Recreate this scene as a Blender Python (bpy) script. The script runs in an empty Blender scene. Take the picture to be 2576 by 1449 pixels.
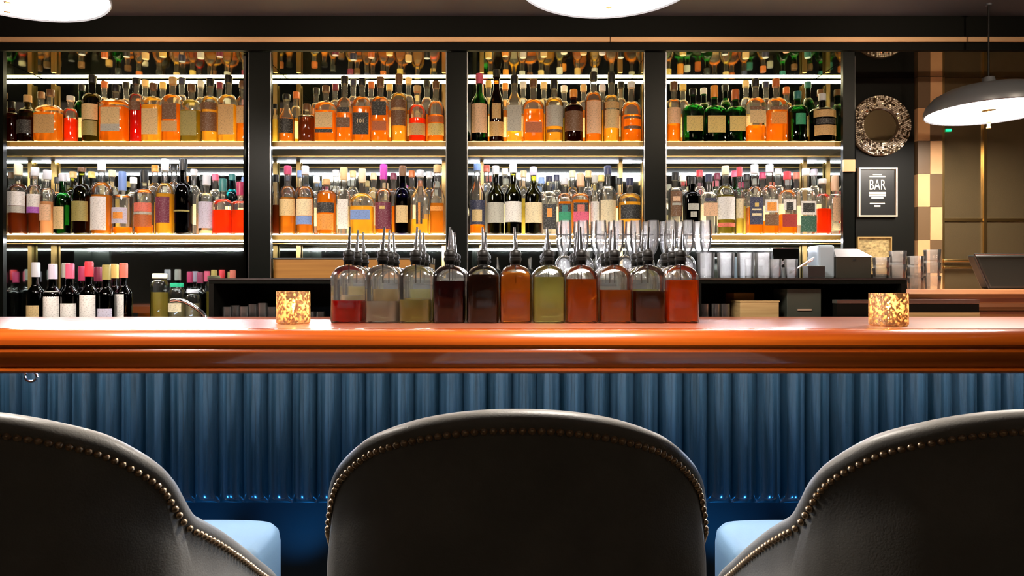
import bpy, bmesh, math, random
from mathutils import Vector, Matrix
random.seed(7)
S = bpy.context.scene
COL = S.collection
PI = math.pi
F, CZ, CX, CY = 1740.0, 1.22, 1288.0, 724.5
def wx(px, Y): return (px - CX) / F * Y
def wz(py, Y): return CZ + (CY - py) / F * Y

# ------------------------------------------------------------------ materials
MATS = {}
def nodes(name):
    m = bpy.data.materials.new(name); m.use_nodes = True
    nt = m.node_tree; nt.nodes.clear()
    out = nt.nodes.new('ShaderNodeOutputMaterial')
    return m, nt, out
def L(nt, a, b): nt.links.new(a, b)
def N(nt, t, **kw):
    n = nt.nodes.new(t)
    for k, v in kw.items():
        if hasattr(n, k): setattr(n, k, v)
    return n
def c4(c): return (c[0], c[1], c[2], 1.0)
def pbr(name, col, rough=.5, metal=0.0, coat=0.0, spec=.5, noise=None, bump=None, trans=0.0, ior=1.45, coatr=.05):
    """noise=(scale vec, second colour, detail), bump=(scale, strength)"""
    if name in MATS: return MATS[name]
    m, nt, out = nodes(name)
    p = N(nt, 'ShaderNodeBsdfPrincipled')
    I = p.inputs
    I['Base Color'].default_value = c4(col); I['Roughness'].default_value = rough
    I['Metallic'].default_value = metal; I['Coat Weight'].default_value = coat
    I['Coat Roughness'].default_value = coatr
    I['Specular IOR Level'].default_value = spec
    I['Transmission Weight'].default_value = trans; I['IOR'].default_value = ior
    if noise or bump:
        tc = N(nt, 'ShaderNodeTexCoord')
    if noise:
        mp = N(nt, 'ShaderNodeMapping'); mp.inputs['Scale'].default_value = noise[0]
        L(nt, tc.outputs['Object'], mp.inputs['Vector'])
        nz = N(nt, 'ShaderNodeTexNoise'); nz.inputs['Scale'].default_value = 1.0
        nz.inputs['Detail'].default_value = noise[2] if len(noise) > 2 else 4.0
        L(nt, mp.outputs[0], nz.inputs['Vector'])
        rp = N(nt, 'ShaderNodeValToRGB')
        rp.color_ramp.elements[0].position = .35; rp.color_ramp.elements[1].position = .68
        rp.color_ramp.elements[0].color = c4(col); rp.color_ramp.elements[1].color = c4(noise[1])
        L(nt, nz.outputs['Fac'], rp.inputs[0]); L(nt, rp.outputs[0], I['Base Color'])
    if bump:
        nb = N(nt, 'ShaderNodeTexNoise'); nb.inputs['Scale'].default_value = bump[0]
        L(nt, tc.outputs['Object'], nb.inputs['Vector'])
        bp = N(nt, 'ShaderNodeBump'); bp.inputs['Strength'].default_value = bump[1]; bp.inputs['Distance'].default_value = .002
        L(nt, nb.outputs['Fac'], bp.inputs['Height']); L(nt, bp.outputs[0], I['Normal'])
    if 'satin' in name: I['Coat IOR'].default_value = 3.2; I['IOR'].default_value = 2.2
    L(nt, p.outputs[0], out.inputs[0])
    MATS[name] = m
    return m
def emis(name, col, strength):
    if name in MATS: return MATS[name]
    m, nt, out = nodes(name)
    e = N(nt, 'ShaderNodeEmission'); e.inputs[0].default_value = c4(col); e.inputs[1].default_value = strength
    L(nt, e.outputs[0], out.inputs[0]); MATS[name] = m
    return m
def thin_glass(name, tint=(1, 1, 1), edge=.0, frost=0.0, gr=.03):
    """thin wall of glass: see-through, with fresnel reflections and a denser rim"""
    if name in MATS: return MATS[name]
    m, nt, out = nodes(name)
    t = N(nt, 'ShaderNodeBsdfTransparent'); t.inputs[0].default_value = c4(tint)
    g = N(nt, 'ShaderNodeBsdfGlossy'); g.inputs['Roughness'].default_value = gr
    fr = N(nt, 'ShaderNodeFresnel'); fr.inputs[0].default_value = 1.5
    mx = N(nt, 'ShaderNodeMixShader'); base = t.outputs[0]
    if frost:
        tr = N(nt, 'ShaderNodeBsdfTranslucent'); tr.inputs[0].default_value = c4([min(1, c * 1.1) for c in tint])
        m2 = N(nt, 'ShaderNodeMixShader'); m2.inputs[0].default_value = frost
        L(nt, t.outputs[0], m2.inputs[1]); L(nt, tr.outputs[0], m2.inputs[2]); base = m2.outputs[0]
    fac = fr.outputs[0]
    if edge:
        lw = N(nt, 'ShaderNodeLayerWeight'); lw.inputs[0].default_value = .35
        mu = N(nt, 'ShaderNodeMath', operation='MULTIPLY'); mu.inputs[1].default_value = edge
        L(nt, lw.outputs['Facing'], mu.inputs[0])
        ad = N(nt, 'ShaderNodeMath', operation='MAXIMUM'); L(nt, mu.outputs[0], ad.inputs[0]); L(nt, fr.outputs[0], ad.inputs[1])
        fac = ad.outputs[0]
    L(nt, fac, mx.inputs[0]); L(nt, base, mx.inputs[1]); L(nt, g.outputs[0], mx.inputs[2])
    L(nt, mx.outputs[0], out.inputs[0]); MATS[name] = m
    return m
def liquid_mat(name, col, body=.62, bend=False):
    """coloured drink in a bottle: lets light through and scatters a little of it"""
    if name in MATS: return MATS[name]
    m, nt, out = nodes(name)
    t = N(nt, 'ShaderNodeBsdfRefraction' if bend else 'ShaderNodeBsdfTransparent'); t.inputs[0].default_value = c4([c ** (.5 if bend else .75) for c in col])
    if bend: t.inputs['IOR'].default_value = 1.33; t.inputs['Roughness'].default_value = 0
    tr = N(nt, 'ShaderNodeBsdfTranslucent'); tr.inputs[0].default_value = c4(col)
    df = N(nt, 'ShaderNodeBsdfDiffuse'); df.inputs[0].default_value = c4(col)
    gl = N(nt, 'ShaderNodeBsdfGlossy'); gl.inputs['Roughness'].default_value = .06
    a = N(nt, 'ShaderNodeMixShader'); a.inputs[0].default_value = .35
    L(nt, tr.outputs[0], a.inputs[1]); L(nt, df.outputs[0], a.inputs[2])
    b = N(nt, 'ShaderNodeMixShader'); b.inputs[0].default_value = body
    L(nt, t.outputs[0], b.inputs[1]); L(nt, a.outputs[0], b.inputs[2])
    fr = N(nt, 'ShaderNodeFresnel'); fr.inputs[0].default_value = 1.3
    c = N(nt, 'ShaderNodeMixShader'); L(nt, fr.outputs[0], c.inputs[0]); L(nt, b.outputs[0], c.inputs[1]); L(nt, gl.outputs[0], c.inputs[2])
    L(nt, c.outputs[0], out.inputs[0]); MATS[name] = m
    return m
def refr_liquid(name, col):
    return liquid_mat(name, col, .44, True)
def paper(name, col, ink=.3):
    """printed label: paper with rows of small dark print"""
    if name in MATS: return MATS[name]
    m, nt, out = nodes(name)
    p = N(nt, 'ShaderNodeBsdfPrincipled'); p.inputs['Roughness'].default_value = .55
    tc = N(nt, 'ShaderNodeTexCoord'); mp = N(nt, 'ShaderNodeMapping'); mp.inputs['Scale'].default_value = (150, 2, 430)
    L(nt, tc.outputs['Object'], mp.inputs[0])
    vo = N(nt, 'ShaderNodeTexNoise'); vo.inputs['Scale'].default_value = 1; vo.inputs['Detail'].default_value = 0
    L(nt, mp.outputs[0], vo.inputs['Vector'])
    rp = N(nt, 'ShaderNodeValToRGB'); rp.color_ramp.interpolation = 'CONSTANT'
    lum = sum(col) / 3
    inkc = [c * (1 - ink) for c in col] if lum > .12 else [min(1, c + .1) for c in col]
    rp.color_ramp.elements[0].color = c4(col); rp.color_ramp.elements[1].color = c4(inkc); rp.color_ramp.elements[1].position = .61
    L(nt, vo.outputs['Fac'], rp.inputs[0]); L(nt, rp.outputs[0], p.inputs['Base Color'])
    L(nt, p.outputs[0], out.inputs[0]); MATS[name] = m
    return m

# ------------------------------------------------------------------ mesh building
class MB:
    def __init__(s): s.v, s.f, s.m = [], [], []
    def add(s, vs, fs, mi=0):
        b = len(s.v); s.v += [tuple(q) for q in vs]
        s.f += [tuple(b + i for i in q) for q in fs]; s.m += [mi] * len(fs)
        return s
    def box(s, x0, x1, y0, y1, z0, z1, mi=0):
        return s.add([(x0, y0, z0), (x1, y0, z0), (x1, y1, z0), (x0, y1, z0), (x0, y0, z1), (x1, y0, z1), (x1, y1, z1), (x0, y1, z1)],
              [(0, 3, 2, 1), (4, 5, 6, 7), (0, 1, 5, 4), (1, 2, 6, 5), (2, 3, 7, 6), (3, 0, 4, 7)], mi)
    def rings(s, rings, cap0=True, cap1=True, mi=0):
        n = len(rings[0]); vs = [p for r in rings for p in r]; fs = []
        for i in range(len(rings) - 1):
            for j in range(n):
                k = (j + 1) % n
                fs.append((i * n + j, i * n + k, (i + 1) * n + k, (i + 1) * n + j))
        if cap0: fs.append(tuple(range(n - 1, -1, -1)))
        if cap1: fs.append(tuple((len(rings) - 1) * n + j for j in range(n)))
        return s.add(vs, fs, mi)
    def lathe(s, prof, seg=20, c=(0, 0, 0), cap0=True, cap1=True, mi=0, mat=None):
        rs = []
        for r, z in prof:
            q = [Vector((r * math.cos(2 * PI * j / seg), r * math.sin(2 * PI * j / seg), z)) for j in range(seg)]
            if mat: q = [mat @ p for p in q]
            rs.append([(p[0] + c[0], p[1] + c[1], p[2] + c[2]) for p in q])
        return s.rings(rs, cap0, cap1, mi)
    def tube(s, pts, r, seg=8, mi=0):
        pts = [Vector(p) for p in pts]; rs = []
        for i, p in enumerate(pts):
            d = (pts[min(i + 1, len(pts) - 1)] - pts[max(i - 1, 0)]).normalized()
            a = Vector((0, 0, 1)) if abs(d.z) < .9 else Vector((1, 0, 0))
            u = d.cross(a).normalized(); w = d.cross(u)
            rr = r[i] if isinstance(r, (list, tuple)) else r
            rs.append([p + (u * math.cos(2 * PI * j / seg) + w * math.sin(2 * PI * j / seg)) * rr for j in range(seg)])
        return s.rings(rs, True, True, mi)
    def extrude_x(s, prof, x0, x1, mi=0):
        """closed (y, z) outline swept along x"""
        n = len(prof)
        return s.rings([[(x0, y, z) for y, z in prof], [(x1, y, z) for y, z in prof]], True, True, mi)
    def mesh(s, name, mats, smooth=True, ang=40):
        me = bpy.data.meshes.new(name); me.from_pydata(s.v, [], s.f)
        for m in (mats if isinstance(mats, (list, tuple)) else [mats]): me.materials.append(m)
        if any(s.m): me.polygons.foreach_set('material_index', s.m)
        bm = bmesh.new(); bm.from_mesh(me); bmesh.ops.recalc_face_normals(bm, faces=bm.faces)
        if smooth:
            for f in bm.faces: f.smooth = True
            la = math.radians(ang)
            for e in bm.edges:
                if len(e.link_faces) == 2 and e.calc_face_angle(0) > la: e.smooth = False
        bm.to_mesh(me); bm.free(); me.update()
        return me
def obj(name, mb, mats, parent=None, loc=None, smooth=True, ang=40, bevel=0):
    me = mb.mesh(name, mats, smooth, ang) if isinstance(mb, MB) else mb
    o = bpy.data.objects.new(name, me); COL.objects.link(o)
    if parent: o.parent = parent
    if loc: o.location = loc
    if bevel:
        b = o.modifiers.new('b', 'BEVEL'); b.width = bevel; b.segments = 2; b.limit_method = 'ANGLE'
    return o
def tag(o, label, cat, group=None, kind=None):
    o['label'] = label; o['category'] = cat
    if group: o['group'] = group
    if kind: o['kind'] = kind
    return o
def thing(name, label, cat, loc=(0, 0, 0), group=None, kind=None):
    o = bpy.data.objects.new(name, None); o.empty_display_size = .05; COL.objects.link(o); o.location = loc
    return tag(o, label, cat, group, kind)
def text(name, body, size, mat, parent, loc, ext=.0006):
    cu = bpy.data.curves.new(name, 'FONT'); cu.body = body; cu.size = size; cu.align_x = 'CENTER'; cu.align_y = 'CENTER'; cu.extrude = ext
    cu.materials.append(mat)
    t = bpy.data.objects.new(name + '_curve', cu); COL.objects.link(t); bpy.context.view_layer.update()
    me = bpy.data.meshes.new_from_object(t.evaluated_get(bpy.context.evaluated_depsgraph_get())); me.name = name
    bpy.data.objects.remove(t)
    o = bpy.data.objects.new(name, me); COL.objects.link(o); o.parent = parent; o.location = loc; o.rotation_euler = (PI / 2, 0, 0)
    return o

# ------------------------------------------------------------------ palette
black = pbr('black_paint', (.004, .004, .003), .5, spec=.12)
blackgloss = pbr('black_lacquer', (.004, .005, .004), .35, spec=.15)
ceilm = pbr('dark_ceiling', (.11, .11, .115), .8)
wallm = pbr('dark_wall', (.03, .026, .02), .7)
floorm = pbr('dark_floor', (.04, .03, .02), .35, noise=((2, 14, 1), (.06, .04, .025)))
mirror = pbr('dark_mirror', (.58, .62, .58), .03, 1.0)
smoked = pbr('smoked_mirror', (.22, .16, .08), .22, .75)
soffitm = pbr('soffit_mirror', (.82, .82, .74), .04, 1.0)
brass = pbr('brass', (.72, .47, .17), .28, 1.0)
copper = pbr('copper_trim', (.82, .50, .27), .42, .6)
steel = pbr('steel', (.75, .76, .78), .22, 1.0)
chrome = pbr('chrome', (.85, .86, .88), .06, 1.0)
shelfm = pbr('golden_wood_shelf', (.62, .38, .09), .35, noise=((3, 40, 40), (.45, .25, .05)))
led_cool = emis('led_cool', (.93, .93, 1.0), 40)
led_bright = emis('led_bright', (.95, .95, 1.0), 170)
led_warm = emis('led_warm', (1.0, .88, .55), 42)
panel_top = emis('lit_shelf_top', (1.0, .70, .30), 8)
panel_mid = emis('lit_shelf_mid', (1.0, .82, .55), 8)
clear = thin_glass('clear_glass', (.98, .98, .97), .42, .04)
greeng = thin_glass('green_glass', (.06, .30, .10), .12)
oliveg = thin_glass('olive_glass', (.20, .19, .05), .12)
browng = thin_glass('brown_glass', (.26, .11, .03), .12)
darkg = thin_glass('black_glass', (.02, .02, .015), .1)
blueg = thin_glass('navy_glass', (.06, .06, .22), .12)
cyang = thin_glass('cyan_reflection_glass', (.1, .6, .75), .12)
GL = dict(c=clear, g=greeng, o=oliveg, b=browng, k=darkg, n=blueg, y=cyang)
LQ = dict(am=(.88, .43, .05), orr=(1.0, .45, .02), go=(1.0, .68, .11), ye=(.90, .78, .25), re=(.85, .03, .01), ro=(1.0, .13, .01),
          br=(.30, .08, .01), dk=(.05, .02, .006), pe=(1.0, .66, .42), ol=(.45, .38, .06), gr=(.05, .32, .06), pa=(.95, .88, .62))
LB = dict(cream=(.80, .69, .44), tan=(.62, .40, .16), white=(.82, .81, .78), grey=(.48, .48, .42), beige=(.74, .55, .27), black=(.015, .015, .014),
          brown=(.16, .075, .03), olive=(.34, .30, .09), yellow=(.72, .56, .18), purple=(.42, .13, .55), maroon=(.16, .02, .05), coral=(.75, .18, .12),
          blue=(.20, .33, .68), green=(.02, .33, .16), pink=(.80, .12, .22), navy=(.03, .035, .08), dred=(.35, .03, .02), orange=(.85, .33, .05),
          silver=(.6, .62, .66), rust=(.5, .13, .03), peach=(.84, .54, .33), magenta=(.55, .05, .42), crimson=(.45, .04, .12), red=(.8, .05, .07),
          dgreen=(.02, .10, .06), gold=(.7, .5, .15), lilac=(.6, .58, .72), teal=(.03, .18, .18))
def capm(c): return pbr('cap_' + c, LB[c], .35)
def labm(c): return paper('label_' + c, LB[c])
def liqm(c): return liquid_mat('liquid_' + c, LQ[c])

# ------------------------------------------------------------------ bottles
SEG = 24
def xsec(hw, hd, n, z, seg=SEG):
    r = []
    for j in range(seg):
        a = 2 * PI * j / seg + PI / seg
        c, s_ = math.cos(a), math.sin(a)
        k = (abs(c) ** n + abs(s_) ** n) ** (-1.0 / n)
        r.append((hw * k * c, hd * k * s_, z))
    return r
def half(hw, hd, n, a):
    c, s_ = math.cos(a), math.sin(a); k = (abs(c) ** n + abs(s_) ** n) ** (-1.0 / n)
    return hw * k * c, hd * k * s_
def bottle_prof(w, d, n, zs, zn, zt, rn, dome):
    """list of (half width, half depth, exponent, z)"""
    P = [(w * .44, d * .44, n, 0), (w * .485, d * .485, n, .003), (w * .5, d * .5, n, .009), (w * .5, d * .5, n, zs)]
    K = 7
    for i in range(1, K + 1):
        t = i / K
        if dome: g = 1 - math.sqrt(max(0, 1 - t * t)) if t < 1 else 1.0; g = g * .75 + t * t * .25
        else: g = .5 - .5 * math.cos(PI * t)
        e = n + (2 - n) * t
        P.append((w * .5 + (rn - w * .5) * g, d * .5 + (rn - d * .5) * g, e, zs + (zn - zs) * t))
    P.append((rn, rn, 2, zt - .004)); P.append((rn * 1.12, rn * 1.12, 2, zt - .003)); P.append((rn * 1.12, rn * 1.12, 2, zt))
    return P
def at_z(P, z):
    for a, b in zip(P, P[1:]):
        if a[3] <= z <= b[3] and b[3] > a[3]:
            t = (z - a[3]) / (b[3] - a[3]); return tuple(a[i] + (b[i] - a[i]) * t for i in range(3))
    return P[-1][:3]
def make_bottle(name, label, cat, loc, w, d, n, zs, zn, zt, rn, dome, glass, liq, lvl, cap, cap0, cap1, labels, group, capr=None, liqfun=None):
    root = thing(name, label, cat, loc, group)
    P = bottle_prof(w, d, n, zs, zn, zt, rn, dome)
    mb = MB(); mb.rings([xsec(*p) for p in P]); obj('glass_body', mb, glass, root)
    if liq and lvl > .01:
        t = .0035; Q = [(max(p[0] - t, .002), max(p[1] - t, .002), p[2], max(p[3], .006)) for p in P if p[3] < lvl - .001]
        h = at_z(P, lvl); Q.append((h[0] - t, h[1] - t, h[2], lvl))
        mb = MB(); mb.rings([xsec(*p) for p in Q]); obj('liquid', mb, (liqfun or liqm)(liq), root)
    if cap:
        r = capr or rn * 1.18
        mb = MB(); mb.lathe([(r, cap0), (r, cap0 + (cap1 - cap0) * .9), (r * .9, cap1)], 16); obj('cap', mb, capm(cap), root)
    for li, (z0, z1, fr, c) in enumerate(labels):
        rs = []
        for k in range(5):
            z = z0 + (z1 - z0) * k / 4
            h = at_z(P, z); row = []
            al = math.asin(min(fr, .98)) if h[2] < 3 else math.atan(min(fr, .97))
            for j in range(11):
                a = -PI / 2 - al + 2 * al * j / 10
                q = half(h[0] + .0012 + .0006 * li, h[1] + .0012 + .0006 * li, h[2], a); row.append((q[0], q[1], z))
            rs.append(row)
        mb = MB(); m_ = 11
        mb.add([p for r in rs for p in r], [(i * m_ + j, i * m_ + j + 1, (i + 1) * m_ + j + 1, (i + 1) * m_ + j) for i in range(4) for j in range(10)])
        obj('paper_label', mb, labm(c), root)
    return root

YF = 3.17            # depth of the front row of bottles
Z_TOP, Z_MID = 1.883, 1.463
ORD = ['first', 'second', 'third', 'fourth', 'fifth', 'sixth', 'seventh', 'eighth', 'ninth', 'tenth', 'eleventh', 'twelfth', 'thirteenth', 'fourteenth', 'fifteenth']
# (centre px, width px, top px, cap height px, shoulder px, liquid level px or 0, style, glass, liquid, cap, [labels y0 y1 frac colour], look)
T1 = [
 (29, 32, 256, 22, 290, 300, 'rd', 'b', 'br', 'black', [], 'small dark brown bottle in the corner'),
 (70, 46, 240, 22, 284, 296, 'rl', 'o', 'br', 'tan', [(305, 340, .8, 'black')], 'dark bottle with gold-topped stopper and black label'),
 (127, 62, 226, 20, 283, 287, 'sd', 'c', 'am', 'brown', [(294, 340, .85, 'tan')], 'broad squat bottle with large tan label'),
 (178, 34, 242, 16, 288, 300, 'rd', 'c', 'ro', 'white', [], 'small bottle of orange-red spirit without label'),
 (233, 47, 190, 24, 256, 266, 'rd', 'o', 'ye', 'black', [(266, 305, .85, 'beige'), (308, 345, .8, 'olive')], 'tall olive bottle with beige and olive labels'),
 (292, 64, 214, 22, 264, 272, 'sd', 'c', 'orr', 'black', [(276, 318, .75, 'beige'), (318, 336, .75, 'grey')], 'wide bottle with beige label and grey band'),
 (343, 34, 197, 20, 254, 262, 'rd', 'c', 're', 'black', [(258, 280, .85, 'brown')], 'slim bottle of bright red liqueur'),
 (386, 47, 210, 20, 258, 267, 'sd', 'c', 'go', 'brown', [(278, 342, .92, 'beige')], 'gold bottle covered by a tall beige label'),
 (435, 46, 195, 22, 258, 264, 'sd', 'c', 'orr', 'tan', [(265, 304, .8, 'brown'), (308, 335, .85, 'tan')], 'bottle with square dark brown label over tan'),
 (482, 46, 212, 22, 268, 280, 'sd', 'c', 'ol', 'brown', [(284, 345, .92, 'olive')], 'bottle with full olive-yellow label'),
 (529, 44, 198, 24, 262, 270, 'rd', 'c', 'go', 'black', [(262, 280, .9, 'brown'), (286, 334, .9, 'brown')], 'round-shouldered gold bottle with dark brown label'),
 (575, 44, 190, 24, 262, 266, 'sd', 'c', 'go', 'black', [(268, 342, .92, 'tan')], 'tall bottle with plain tan label'),
 (611, 27, 205, 20, 262, 268, 'sd', 'c', 'orr', 'brown', [(270, 312, .9, 'tan')], 'orange bottle half hidden by the black pillar'),
]
T2 = [
 (692, 16, 262, 16, 298, 300, 'rd', 'c', 'ye', 'black', [], 'narrow yellow bottle against the pillar'),
 (721, 40, 238, 18, 298, 300, 'rl', 'c', 'am', 'black', [(302, 338, .9, 'black')], 'sloped bottle with black label'),
 (772, 42, 262, 20, 296, 299, 'rd', 'c', 'br', 'brown', [], 'squat decanter-like bottle of dark amber, no label'),
 (820, 52, 216, 20, 274, 281, 'sd', 'c', 'orr', 'brown', [(287, 326, .88, 'beige'), (330, 338, .88, 'black')], 'wide orange bottle with yellowish label'),
 (867, 38, 192, 24, 276, 286, 'sd', 'c', 'orr', 'black', [(266, 286, .8, 'black'), (299, 324, .92, 'brown')], 'tall bottle with small black upper label'),
 (911, 46, 198, 22, 266, 271, 'sd', 'c', 'orr', 'black', [(288, 342, .94, 'black')], 'orange bottle with big black label numbered 101'),
 (957, 42, 195, 28, 262, 268, 'sd', 'c', 'orr', 'brown', [(258, 294, .85, 'black'), (308, 332, .9, 'rust')], 'bottle with black oval label over rust label'),
 (1004, 42, 187, 28, 252, 254, 'rd', 'c', 'go', 'brown', [(255, 320, .85, 'brown'), (275, 282, .8, 'tan')], 'tall golden bottle with red-brown oval label'),
 (1050, 46, 216, 20, 288, 300, 'rd', 'c', 'ro', 'tan', [(314, 344, .9, 'tan')], 'round bottle of orange-red spirit, tan label'),
 (1097, 43, 205, 22, 280, 292, 'rd', 'c', 'orr', 'brown', [(296, 312, .92, 'rust'), (314, 344, .92, 'yellow')], 'bottle with red band above yellow label'),
]
T3 = [
 (1206, 44, 186, 30, 262, 0, 'rl', 'g', None, 'pink', [(265, 338, .85, 'peach')], 'tall green bottle with pale pink label'),
 (1249, 36, 176, 24, 262, 0, 'rl', 'b', 'br', 'black', [(264, 302, .6, 'tan'), (309, 346, .94, 'tan')], 'dark brown bottle with two tan labels'),
 (1294, 41, 190, 26, 264, 330, 'sl', 'c', 'go', 'black', [(269, 334, .9, 'grey')], 'clear bottle with full grey label'),
 (1342, 54, 200, 24, 274, 279, 'sd', 'c', 'orr', 'brown', [(312, 338, .8, 'rust')], 'squat flask of bright orange spirit'),
 (1394, 47, 203, 26, 262, 270, 'rd', 'c', 'go', 'black', [(270, 322, .88, 'grey'), (330, 337, .8, 'brown')], 'round-topped bottle with arched grey label'),
 (1443, 48, 226, 24, 274, 276, 'rd', 'b', 'br', 'orange', [(284, 334, .92, 'brown')], 'broad brown bottle with orange cap'),
 (1493, 44, 182, 26, 254, 256, 'rd', 'c', 'orr', 'black', [(258, 340, .82, 'peach')], 'tall orange bottle with long pinkish label'),
 (1538, 41, 185, 30, 262, 318, 'rd', 'c', 'go', 'black', [(260, 276, .85, 'tan'), (280, 326, .85, 'beige')], 'tall clear bottle with beige arched label'),
 (1588, 54, 206, 20, 284, 293, 'rd', 'c', 'orr', 'white', [(298, 304, .8, 'brown'), (322, 330, .8, 'brown')], 'stout orange bottle with pale cork beside pillar'),
]
T4 = [
 (1695, 35, 206, 26, 266, 312, 'rd', 'c', 'orr', 'brown', [(274, 314, .92, 'peach')], 'bottle with pale label and orange base'),
 (1743, 50, 224, 20, 280, 0, 'sd', 'g', None, 'black', [(296, 334, .85, 'yellow')], 'green flask with yellow label and black cap'),
 (1797, 52, 216, 34, 282, 0, 'sd', 'g', None, 'orange', [(296, 338, .9, 'yellow')], 'green flask with yellow label and orange neck'),
 (1850, 46, 226, 30, 280, 0, 'sd', 'g', None, 'rust', [(296, 334, .9, 'yellow')], 'green flask with yellow label and red-brown neck'),
 (1900, 46, 199, 24, 268, 318, 'sd', 'c', 'orr', 'black', [(272, 280, .88, 'brown'), (282, 314, .88, 'beige')], 'clear bottle with beige label and brown top band'),
 (1952, 49, 199, 24, 268, 280, 'sd', 'c', 'orr', 'rust', [(273, 281, .88, 'brown'), (286, 316, .8, 'orange')], 'bottle with orange label and brown top band'),
 (2006, 48, 230, 24, 276, 0, 'rd', 'g', None, 'teal', [(290, 318, .5, 'green')], 'bright green bottle with green label'),
 (2068, 66, 236, 22, 284, 0, 'rd', 'k', None, 'silver', [(282, 300, .85, 'tan'), (304, 318, .7, 'black'), (320, 346, .8, 'tan')], 'bulbous dark bottle with silver stopper'),
]
M1 = [
 (46, 46, 413, 32, 480, 492, 'rd', 'c', 'br', 'cream', [(484, 519, .95, 'white'), (520, 537, .95, 'grey')], 'amber bottle with white label and grey band'),
 (88, 34, 421, 26, 482, 492, 'rd', 'c', 'br', 'silver', [(490, 522, .95, 'white'), (522, 537, .95, 'purple')], 'bottle with white label and purple band'),
 (119, 34, 428, 28, 490, 508, 'rd', 'c', 'pe', 'silver', [(516, 556, .85, 'peach')], 'clear bottle of peach-coloured liquid'),
 (158, 42, 437, 24, 508, 0, 'rd', 'g', None, 'silver', [(522, 578, .6, 'beige')], 'dark green round-shouldered bottle, narrow beige label'),
 (206, 44, 421, 16, 490, 0, 'rd', 'o', 'br', 'brown', [(508, 558, .92, 'olive')], 'brown bottle with olive label'),
 (256, 50, 408, 26, 482, 492, 'rd', 'c', 'am', 'silver', [(497, 580, .78, 'white')], 'amber bottle with long white label'),
 (308, 48, 432, 52, 496, 572, 'rd', 'c', 'orr', 'blue', [(524, 564, .8, 'lilac'), (536, 552, .5, 'orange')], 'clear bottle with blue cap and round label'),
 (363, 46, 428, 36, 488, 566, 'rd', 'c', 'orr', 'black', [(512, 534, .94, 'coral'), (535, 541, .94, 'grey'), (542, 572, .94, 'rust')], 'clear bottle with coral and rust label'),
 (415, 44, 400, 34, 486, 488, 'rd', 'c', 'go', 'silver', [(497, 562, .8, 'maroon')], 'golden bottle with maroon label and silver stopper'),
 (461, 44, 400, 34, 486, 0, 'rd', 'k', None, 'black', [(530, 534, .9, 'olive')], 'tall black bottle with domed shoulders'),
 (520, 38, 440, 30, 500, 580, 'rd', 'c', 'pa', 'silver', [(509, 575, .92, 'lilac')], 'clear bottle with lilac-grey label'),
 (561, 44, 450, 36, 514, 529, 'sd', 'c', 'ro', 'teal', [], 'clear bottle half full of red-orange liquid, teal cap'),
 (605, 40, 458, 38, 514, 529, 'sd', 'c', 'ro', 'crimson', [], 'clear bottle half full of red-orange liquid, crimson cap'),
]
M2 = [
 (694, 20, 440, 22, 500, 516, 'rd', 'c', 'br', 'black', [], 'thin brown bottle against the pillar'),
 (724, 40, 418, 26, 492, 498, 'rd', 'c', 'am', 'crimson', [(502, 544, .95, 'beige')], 'amber bottle with beige label and dark red cap'),
 (768, 44, 418, 26, 492, 498, 'rd', 'c', 'am', 'silver', [(502, 544, .92, 'cream'), (545, 566, .85, 'blue')], 'amber bottle with cream label and blue band'),
 (822, 50, 450, 18, 488, 490, 'rd', 'c', 'orr', 'tan', [(512, 537, .85, 'black'), (540, 580, .8, 'orange')], 'stout orange bottle with black label'),
 (865, 30, 421, 36, 494, 0, 'sd', 'c', None, 'beige', [(502, 576, .92, 'white')], 'slim bottle with white label and beige cap'),
 (911, 58, 425, 38, 508, 520, 'sd', 'c', 'go', 'cream', [(530, 555, .9, 'blue')], 'wide golden bottle with blue label'),
 (965, 42, 414, 42, 492, 510, 'rd', 'c', 'orr', 'magenta', [(511, 577, .95, 'maroon'), (520, 528, .3, 'gold')], 'bottle with plum label and magenta cap'),
 (1013, 42, 418, 30, 494, 500, 'rd', 'n', 'br', 'brown', [(519, 562, .7, 'beige')], 'round navy-shouldered bottle with beige label'),
 (1057, 44, 428, 22, 500, 552, 'sl', 'c', 'go', 'silver', [(512, 565, .35, 'black'), (512, 565, .12, 'orange')], 'clear bottle with black and orange stripes'),
 (1100, 36, 415, 24, 500, 512, 'sl', 'c', 'am', 'tan', [(520, 532, .9, 'orange')], 'orange bottle beside the second pillar'),
]
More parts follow.
